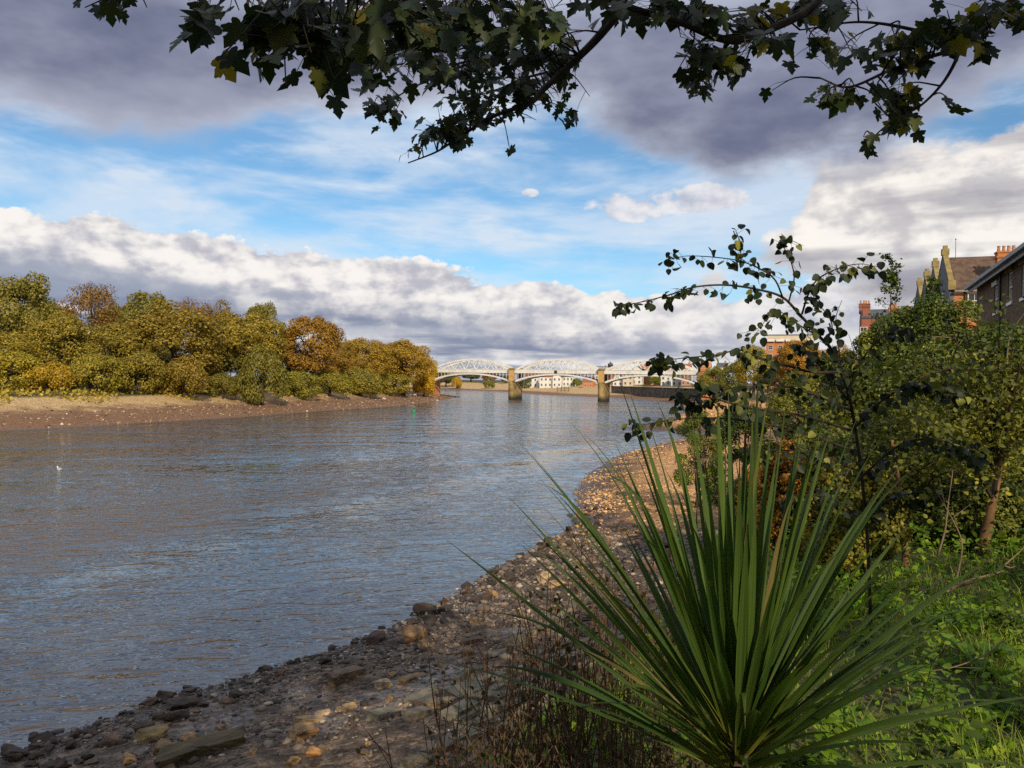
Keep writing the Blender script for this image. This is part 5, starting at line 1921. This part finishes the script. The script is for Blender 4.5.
def hazel():
    rg = np.random.default_rng(91)
    rd = random.Random(91)
    bx = at(872, 640, 4.9)
    b = Vector((bx.x, bx.y, tz1(bx.x, bx.y)))
    o = empty('hazel_shrub', b, 0, 'hazel shrub with round dark leaves on bare twigs reaching left across the sky', 'shrub')
    d = 4.5
    Bs = [
        ([b - Vector((0, 0, .1)), at(866, 520, 4.8), at(852, 410, 4.7), at(834, 355, d), at(820, 337, d), at(800, 315, d), at(782, 297, d), at(755, 289, d), at(725, 285, d), at(695, 287, d), at(672, 294, d), at(650, 300, d), at(622, 306, d)], .012, 80),
        ([at(783, 298, d), at(775, 280, d + .05), at(762, 270, d + .08), at(740, 261, d + .1), at(712, 257, d + .1), at(687, 256, d + .1), at(671, 259, d + .1)], .006, 38),
        ([at(741, 261, d + .1), at(740, 242, d + .1), at(736, 231, d + .12)], .004, 16),
        ([at(789, 301, d), at(794, 280, d - .05), at(792, 265, d - .05), at(786, 251, d - .08), at(779, 241, d - .08), at(791, 240, d - .1)], .005, 24),
        ([at(802, 314, d), at(808, 295, d - .1), at(817, 280, d - .1), at(830, 272, d - .12), at(846, 266, d - .14), at(862, 264, d - .16), at(877, 267, d - .16)], .006, 44),
        ([at(838, 372, d + .05), at(812, 372, d - .1), at(785, 365, d - .15), at(760, 358, d - .15), at(740, 350, d - .15), at(717, 355, d - .2), at(695, 357, d - .2), at(675, 359, d - .2), at(657, 361, d - .2)], .008, 92),
        ([at(818, 336, d), at(804, 328, d - .1), at(790, 320, d - .1), at(770, 317, d - .1), at(760, 327, d - .1), at(747, 332, d - .1)], .005, 34),
        ([at(826, 344, d), at(832, 325, d + .1), at(822, 308, d + .1), at(812, 299, d + .1)], .005, 22),
        ([at(842, 380, d + .1), at(838, 340, d + .2), at(836, 318, d + .2), at(842, 300, d + .2)], .005, 10),
        ([at(850, 430, 4.7), at(800, 415, 4.4), at(750, 408, 4.3), at(710, 398, 4.2), at(680, 396, 4.2), at(690, 402, 4.2)], .009, 70),
        ([at(852, 450, 4.7), at(800, 432, 4.3), at(740, 420, 4.1), at(700, 418, 4.1), at(665, 421, 4.1), at(636, 426, 4.1)], .007, 60),
        ([at(850, 410, 4.7), at(815, 395, 4.5), at(775, 385, 4.4), at(735, 388, 4.3), at(705, 385, 4.3)], .007, 70),
        ([at(856, 470, 4.7), at(820, 455, 4.4), at(775, 450, 4.4), at(735, 452, 4.4)], .007, 46),
        ([at(846, 400, 4.7), at(862, 360, 4.6), at(885, 335, 4.5), at(905, 330, 4.5)], .007, 46),
        ([at(852, 430, 4.7), at(890, 395, 4.6), at(930, 385, 4.5), at(960, 395, 4.5)], .008, 90),
        ([at(858, 480, 4.7), at(900, 445, 4.6), at(940, 440, 4.5), at(975, 455, 4.5)], .008, 90),
        ([at(862, 520, 4.8), at(890, 500, 4.6), at(925, 490, 4.5)], .007, 50),
        ([at(862, 520, 4.8), at(835, 500, 4.6), at(805, 495, 4.5), at(785, 505, 4.5)], .007, 46),
        ([at(848, 400, 4.7), at(815, 360, 4.7), at(800, 345, 4.8)], .006, 40),
    ]
    mb = MB()
    P, D, N, Z = [], [], [], []
    for pl, r0, n in Bs:
        pts = polyline(pl, 8 * len(pl))
        m = len(pts)
        mb.tube([p - b for p in pts], [max(r0 * (1 - .8 * i / m), .0016) for i in range(m)], 6)
        first = 14 if r0 > .011 else int(m * .12)
        for k in range(int(n * 1.25)):
            i = rd.randint(first, m - 1)
            if rd.random() < .12: i = m - 1
            q = pts[i]
            off = Vector((rd.gauss(0, .030), rd.gauss(0, .045), rd.gauss(-.012, .028)))
            tip = q + off
            mb.tube([q - b, tip - b], [.0011, .0009], 4, False)
            P.append(tip - b)
            D.append(Vector((rd.gauss(0, .6), rd.gauss(0, .5), -.9)))
            N.append(Vector((rd.gauss(0, .6), -.6 + rd.gauss(0, .5), .5 + rd.gauss(0, .4))))
            Z.append(rd.uniform(.030, .058))
    V, fs = leaf_cloud(np.array(P), np.array(N), np.array(Z), T_ROUND, np.array(D), rg)
    mb.build('branches', M_twig, o)
    link('leaves', np_mesh('leaves', V, fs, M_hazel), o)


hazel()

# ------------------------------------------------------------------ the spiky cabbage palm
def cordyline():
    rg = np.random.default_rng(4)
    c = at(737, 768, 2.05)
    gz = tz1(c.x, c.y)
    o = empty('cabbage_palm', (c.x, c.y, gz), 0, 'cabbage palm with a large fan of long narrow sword leaves in the right foreground', 'palm')
    zc = c.z - gz
    m, nt, out = new_mat('sword leaves')
    geo = nt.nodes.new('ShaderNodeNewGeometry')
    a = nt.nodes.new('ShaderNodeAttribute'); a.attribute_name = 'along'
    al = E(nt, a.outputs['Fac'])
    a2 = nt.nodes.new('ShaderNodeAttribute'); a2.attribute_name = 'across'
    ac = E(nt, a2.outputs['Fac'])
    r = E(nt, geo.outputs['Random Per Island'])
    cc = mixc(nt, r, (.020, .056, .012), (.075, .125, .020))
    st = noise(nt, vec(nt, ac * 22.0, al * 1.2, r * 50), 1.0, 3)
    cc = mixc(nt, st.smooth(.4, .7) * .5, cc, (.13, .19, .034))
    cc = mixc(nt, al.smooth(.86, 1.0) * .8, cc, (.10, .065, .03))
    cc = mixc(nt, r.smooth(.965, .98) * .8, cc, (.20, .15, .06))
    cc = mixc(nt, al.smooth(.02, .25, .85, 0), cc, (.22, .22, .04))
    p = nt.nodes.new('ShaderNodeBsdfPrincipled')
    nt.links.new(cc, p.inputs['Base Color'])
    p.inputs['Roughness'].default_value = .45
    p.inputs['Specular IOR Level'].default_value = .2
    b = nt.nodes.new('ShaderNodeBump'); b.inputs['Distance'].default_value = .002
    nt.links.new(st.k, b.inputs['Height']); nt.links.new(b.outputs[0], p.inputs['Normal'])
    t = nt.nodes.new('ShaderNodeBsdfTranslucent'); nt.links.new(mixc(nt, 1.0, cc, (1.3, 1.4, .5), 'MULTIPLY'), t.inputs[0])
    mx = nt.nodes.new('ShaderNodeMixShader'); mx.inputs[0].default_value = .28
    nt.links.new(p.outputs[0], mx.inputs[1]); nt.links.new(t.outputs[0], mx.inputs[2]); nt.links.new(mx.outputs[0], out.inputs[0])
    Vs, Fs, A1, A2 = [], [], [], []
    n = 158
    S_ = 14
    for k in range(n):
        f = (k + .5) / n                      # 0 = innermost, upright; 1 = outermost
        phi = k * 2.39996 + rg.normal() * .12
        el = R_(86 - 61 * f ** .8 + rg.normal() * 7)
        ln = rg.uniform(.84, 1.03) * (1.0 - .03 * f)
        if el > R_(55): ln *= rg.uniform(.86, 1.0)
        else: ln *= rg.uniform(.80, 1.0)
        if math.sin(phi) < -.2: ln *= 1 + .28 * math.sin(phi)
        sag = rg.uniform(.03, .20) + (.35 * rg.random() ** 2 if el < R_(68) else 0)
        lat = rg.normal() * .13 * (math.cos(el) * .9 + .06) * (2.2 if rg.random() > .86 else 1)
        w0 = rg.uniform(.0080, .0122)
        hd = np.array([math.cos(phi), math.sin(phi), 0])
        d0 = hd * math.cos(el) + np.array([0, 0, math.sin(el)])
        side = np.array([-math.sin(phi), math.cos(phi), 0])
        tw = rg.normal() * .45
        base = np.array([0, 0, zc + .16 * (1 - f) - .02]) + hd * .022
        kink = rg.random() > .86
        vs = []
        pos_ = base.copy(); dr = d0.copy()
        for i in range(S_ + 1):
            u = i / S_
            w = w0 * (1.15 - .35 * min(u / .12, 1) if u < .12 else 1) * (1 if u < .45 else max(1 - ((u - .45) / .55) ** 1.5, .03)) * (.8 + .4 * min(u / .35, 1))
            dd = dr / np.linalg.norm(dr)
            sd = side * math.cos(tw * u) + np.cross(dd, side) * math.sin(tw * u)
            nn = np.cross(sd, dd)
            fold = .62 * w * (1 - .4 * u)
            vs += [pos_ - sd * w + nn * fold, pos_, pos_ + sd * w + nn * fold]
            A1 += [u, u, u]; A2 += [0, .5, 1]
            pos_ = pos_ + dd * ln / S_
            dr = dd + side * lat * (u * 1.6) / S_ + np.array([0, 0, -1]) * sag * (.25 + 1.9 * u * u) * 2.2 / S_ * (1 + (3 if kink and u > .6 else 0))
        b0 = len(Vs) * (S_ + 1) * 3
        Vs.append(np.array(vs))
        for i in range(S_):
            for j in range(2):
                q = b0 + i * 3 + j
                Fs.append((q, q + 1, q + 4, q + 3))
    V = np.concatenate(Vs)
    me = np_mesh('leaves', V, [np.array(Fs)], m, True)
    for nm, v in (('along', A1), ('across', A2)):
        at_ = me.attributes.new(nm, 'FLOAT', 'POINT'); at_.data.foreach_set('value', np.array(v, np.float32))
    link('leaves', me, o)
    mb = MB()
    mb.tube([(0, 0, -.15), (.01, 0, zc * .5), (0, 0, zc + .12)], [.055, .05, .03], 10)
    mb.build('trunk', M_bark, o, True)
    # dead hanging leaves round the stem
    mb = MB()
    for k in range(26):
        a = k * 2.4
        h = zc * rg.uniform(.75, 1.0)
        e = Vector((math.cos(a) * rg.uniform(.2, .45), math.sin(a) * rg.uniform(.2, .45), h - rg.uniform(.15, .4)))
        s0 = Vector((math.cos(a) * .05, math.sin(a) * .05, h))
        sd = Vector((-math.sin(a), math.cos(a), 0)) * .011
        mid = s0.lerp(e, .5) + Vector((0, 0, .08))
        mb.add([s0 - sd, s0 + sd, mid + sd, mid - sd, e], [(0, 1, 2, 3), (3, 2, 4)])
    mb.build('dead_leaves', M_dead, o)


cordyline()

# ------------------------------------------------------------------ grass, herbs, stalks
def ground_cover():
    rg = np.random.default_rng(15)

    def region(n, y0, y1, pw=1.0):
        y = y0 + (y1 - y0) * rg.random(n) ** pw
        x = rg.uniform(-.35, 1.0, n) * (y * .80 + .6)
        s_, _ = shore(x, y)
        k = (s_ > 15.0 + rg.normal(size=n) * .5) & (np.hypot(x, y) > 1.1)
        return x[k], y[k]
    # grass
    x, y = region(60000, 1.2, 12, 1.5)
    cl = lump(x * 2.3, y * 2.3)
    k = cl + rg.normal(size=len(x)) * .55 > -.15
    x, y = x[k], y[k]
    n = len(x)
    z = tz(x, y)
    P = np.stack([x, y, z - .01], 1)
    h = rg.uniform(.07, .24, n) * (1 + .5 * np.clip(lump(x * 1.1, y * 1.1), -.6, 1.2))
    a = rg.random(n) * 6.28
    lean = rg.uniform(.15, .95, n)
    dirv = np.stack([np.cos(a) * lean, np.sin(a) * lean, np.ones(n)], 1)
    dirv = unit(dirv)
    sd = np.stack([-np.sin(a), np.cos(a), np.zeros(n)], 1) * rg.uniform(.0018, .0042, n)[:, None]
    mid = P + dirv * h[:, None] * .55
    tip = P + dirv * h[:, None] + np.stack([np.cos(a), np.sin(a), -.5 * np.ones(n)], 1) * (h * lean * .35)[:, None]
    V = np.stack([P - sd, P + sd, mid + sd * .8, mid - sd * .8, tip], 1).reshape(-1, 3)
    i = np.arange(n)[:, None] * 5
    me = np_mesh('grass', V, [i + np.array([0, 1, 2, 3]), i + np.array([3, 2, 4])], M_grass)
    o = link('grass', me); o.color = (1.2, 1.15, 1, 1)
    tag(o, 'rough green grass covering the bank top at the bottom right', 'grass', kind='stuff')
    # low leafy herbs
    x, y = region(42000, 1.3, 11, 1.3)
    cl = lump(x * 1.6 + 9, y * 1.6)
    k = cl + rg.normal(size=len(x)) * .4 > .0
    x, y = x[k], y[k]
    n = len(x)
    hh = np.clip(lump(x * 1.9 + 2, y * 1.9) * .8 + .5, .15, 1.7)
    z = tz(x, y) + rg.random(n) ** 1.1 * .30 * hh * (1 + np.clip(lump(x * .9, y * .9 + 4), -.7, 1.4))
    V, fs = leaf_cloud(np.stack([x, y, z], 1), rg.normal(size=(n, 3)) * .5 + [0, 0, 1.0], rg.uniform(.022, .075, n), T_LEAF, rg=rg)
    o = link('ground_cover', np_mesh('ground_cover', V, fs, M_herb)); o.color = (1.4, 1.35, 1, 1)
    tag(o, 'low leafy green weeds mixed with the grass at the bottom right', 'weeds', kind='stuff')


ground_cover()


def dock(px, py, label, n, ln, seed):
    rg = random.Random(seed)
    p = ground_hit(px, py)
    o = empty('dock_plant', p, 0, label, 'plant', 'broad-leaved plants in the grass')
    mb = MB()
    for k in range(n):
        a = k * 2.4 + rg.uniform(-.3, .3)
        el = rg.uniform(.35, 1.1)
        L = ln * rg.uniform(.7, 1.1)
        pts = []
        for i in range(7):
            u = i / 6
            r = L * u
            pts.append(Vector((math.cos(a) * r * math.cos(el), math.sin(a) * r * math.cos(el), r * math.sin(el) - .55 * L * u * u * u)))
        sd = Vector((-math.sin(a), math.cos(a), 0))
        ws = [.05, .06, .55, .85, .8, .5, .02]
        vs = []
        for i, q in enumerate(pts):
            w = ws[i] * L * .22
            vs += [q - sd * w + Vector((0, 0, w * .3 + rg.uniform(-.004, .004))), q, q + sd * w + Vector((0, 0, w * .3 + rg.uniform(-.004, .004)))]
        mb.add(vs, [(i * 3 + j, i * 3 + j + 1, i * 3 + j + 4, i * 3 + j + 3) for i in range(6) for j in range(2)])
    lf = mb.build('leaves', M_herb, o, True)
    lf.color = (.9, 1, .9, 1)


for i, (px, py, lab, n, ln) in enumerate([(975, 668, 'large dock plant with broad pale leaves at the right, largest of the broad-leaved plants', 9, .34), (905, 690, 'dock plant left of the large one, under the long sideways sword leaf', 7, .24),
                                          (1010, 722, 'dock plant at the right edge below the large one', 7, .26), (850, 735, 'dock plant close to the foot of the palm on its right', 7, .22), (930, 625, 'dock plant highest up, near the fallen twigs', 6, .22),
                                          (880, 650, 'small dock plant in the sunlit patch between palm and trunks', 6, .18), (960, 745, 'dock plant at the bottom edge left of the right corner', 7, .2)]):
    dock(px, py, lab, n, ln, i)


def stalks(px, d, n, hgt, spread, label, seed, leafcol=None, mat=None, nleaf=0, lean=.25):
    rg = random.Random(seed)
    q = at(px, 780, d)
    b = Vector((q.x, q.y, tz1(q.x, q.y)))
    o = empty('dried_stalk_plant', b, 0, label, 'dead plant', 'dried stalks on the bank edge')
    mb = MB()
    P = []
    for k in range(n):
        s0 = Vector((rg.gauss(0, spread), rg.gauss(0, spread * .6), -.1))
        h = hgt * rg.uniform(.55, 1.05)
        e = s0 + Vector((rg.gauss(0, lean * h * .6), rg.gauss(0, lean * h * .5), h))
        pl = polyline([s0, s0.lerp(e, .5) + Vector((rg.gauss(0, .03), rg.gauss(0, .03), 0)), e], 8)
        mb.tube(pl, [.0045 - .00036 * i for i in range(9)], 4)
        for j in range(rg.randint(2, 6)):
            u = pl[rg.randint(3, 7)]
            t = u + Vector((rg.gauss(0, .09), rg.gauss(0, .09), rg.uniform(.04, .18)))
            mb.tube([u, u.lerp(t, .5) + Vector((0, 0, .012)), t], [.0018, .0014, .0009], 4, False)
            for g in range(nleaf): P.append(u.lerp(t, rg.uniform(.3, 1.05)))
    mb.build('stalks', mat or M_stalk, o)
    if P:
        P = np.array([p[:] for p in P])
        r2 = np.random.default_rng(seed)
        V, fs = leaf_cloud(P, r2.normal(size=(len(P), 3)), r2.uniform(.012, .038, len(P)), T_LEAF, rg=r2)
        link('leaves', np_mesh('leaves', V, fs, leafcol), o).color = (1, 1, 1, 1)


M_stalk = rough_mat('dried stalk', (.075, .042, .022), (.17, .105, .055), 6.0, .85, .002)
M_redleaf = leaf_mat('red bramble leaves', [(.05, .015, .010), (.16, .02, .012), (.09, .03, .015), (.06, .045, .015)], .3, True)
M_bronze = leaf_mat('bronze leaves', [(.035, .030, .012), (.06, .042, .015), (.03, .038, .012), (.09, .055, .02)], .3, True)
for a in [
    (560, 3.1, 44, .78, .20, 'tall tangle of dried brown stalks left of the palm', 1, None, None, 0, .25),
    (612, 3.5, 40, .95, .22, 'dried brown stalks half behind the left leaves of the palm', 2, M_bronze, None, 2, .22),
    (650, 2.7, 26, .55, .16, 'short dried stalks at the foot of the palm, left side', 3, M_bronze, None, 2, .3),
    (520, 3.6, 18, .62, .22, 'thin sparse dried stalks in front of the set stones', 4, M_bronze, None, 1, .4),
    (437, 3.4, 5, .62, .05, 'single upright reddish stalks standing before the foreshore, left of the sparse ones', 5, M_redleaf, None, 2, .12),
    (458, 3.6, 2, 1.02, .02, 'tallest lone thin stalk whose tip stands against the water', 6, None, None, 0, .06),
    (392, 3.3, 9, .30, .14, 'low red-leaved bramble at the bottom edge', 7, M_redleaf, None, 4, .7),
    (478, 3.0, 8, .26, .10, 'low bronze-leaved weed at the bottom edge right of the red-leaved bramble', 8, M_bronze, None, 3, .5),
    (585, 4.6, 34, .8, .3, 'dried stalks on the slope behind the tall tangle', 9, M_bronze, None, 1, .25),
    (540, 2.7, 30, .55, .16, 'low dried stalks nearest the viewer, left of the palm', 11, M_bronze, None, 1, .3),
    (590, 3.0, 36, .85, .18, 'upright dried stalks close behind the lowest left leaves of the palm', 12, None, None, 0, .2),
    (690, 4.4, 30, .9, .28, 'dried stalks behind the middle of the palm', 10, M_bronze, None, 2, .25),
]:
    stalks(*a)


def weeds():
    rg = np.random.default_rng(303)
    rd = random.Random(303)
    for v in range(34):
        while True:
            y = rd.uniform(2.4, 8.5)
            x = rd.uniform(.25, .85) * y * .8 + .5
            sd, _ = shore(x, y)
            if sd[0] > 15.8 and not (abs(x - .6) < .5 and y < 2.8): break
        h = rd.uniform(.22, .55)
        o = empty('leafy_weed', (x, y, tz1(x, y)), 0, 'leafy upright green weed standing in the grass at the lower right', 'plant', 'leafy weeds in the grass')
        mb = MB()
        P, D, N = [], [], []
        for q in range(rd.randint(2, 5)):
            b = Vector((rd.gauss(0, .05), rd.gauss(0, .05), -.03))
            e = b + Vector((rd.gauss(0, .09), rd.gauss(0, .09), h * rd.uniform(.7, 1.1)))
            pl = polyline([b, b.lerp(e, .5), e], 10)
            mb.tube(pl, [.004 - .0003 * i for i in range(11)], 5)
            for i in range(2, 11):
                a = i * 1.57 + rd.uniform(-.3, .3)
                for k in (0, math.pi, 1.2, 4.3):
                    P.append(pl[i] + Vector((rd.gauss(0, .012), rd.gauss(0, .012), rd.gauss(0, .012)))); D.append(Vector((math.cos(a + k), math.sin(a + k), -.15 + rd.gauss(0, .25)))); N.append(Vector((rd.gauss(0, .25), rd.gauss(0, .25), 1)))
        mb.build('stems', M_stem, o)
        n = len(P)
        V, fs = leaf_cloud(np.array(P), np.array(N), rg.uniform(.028, .068, n), T_LEAF, np.array(D), rg)
        link('leaves', np_mesh('leaves', V, fs, M_herb), o).color = (rd.uniform(.75, 1.2), rd.uniform(.8, 1.1), .9, 1)


M_stem = rough_mat('green stem', (.04, .06, .015), (.09, .11, .03), 5.0, .7, .002)
weeds()


def twigs():
    for i, (pts, r, lab) in enumerate([
        ([(935, 598, 5.6), (965, 582, 5.7), (1000, 572, 5.9), (1030, 560, 6.1)], .012, 'long fallen twig lying in front of the small tree'),
        ([(945, 590, 5.8), (985, 578, 5.6), (1015, 556, 5.6), (1040, 530, 5.7)], .009, 'fallen twig rising to the right edge beside the small tree'),
        ([(938, 555, 6.3), (945, 530, 6.3), (948, 505, 6.3), (953, 470, 6.4)], .010, 'dead upright twig left of the small tree trunk'),
        ([(955, 585, 6.0), (962, 545, 6.0), (950, 515, 6.0), (935, 490, 6.0)], .008, 'dead twig leaning left in front of the small tree trunk'),
        ([(938, 412, 7.5), (950, 366, 7.4), (957, 342, 7.3), (940, 337, 7.3), (918, 339, 7.2)], .011, 'pale bramble cane arching over beside the golden green bush'),
        ([(1008, 400, 8.5), (1007, 360, 8.5), (1010, 335, 8.5), (1014, 326, 8.5)], .010, 'pale upright cane below the brown brick house'),
        ([(965, 400, 7.8), (945, 372, 7.6), (920, 362, 7.5), (895, 370, 7.4)], .008, 'lower pale cane arching left beneath the first'),
        ([(1003, 640, 4.0), (985, 655, 3.9), (950, 668, 3.8), (915, 672, 3.8)], .005, 'dry stem lying across the grass at the right'),
    ]):
        P = [at(*q) for q in pts]
        mb = MB()
        pl = polyline(P, 14)
        mb.tube([q - P[0] for q in pl], [r * (1 - .05 * k) for k in range(15)], 6)
        rd = random.Random(i)
        for k in range(3):
            u = pl[rd.randint(4, 12)]
            t = u + Vector((rd.gauss(0, .14), rd.gauss(0, .1), rd.uniform(0, .2)))
            mb.tube([u - P[0], t - P[0]], [r * .4, r * .15], 4)
        o = mb.build('dead_twig', M_dead, None, True, loc=P[0])
        tag(o, lab, 'twig')


twigs()
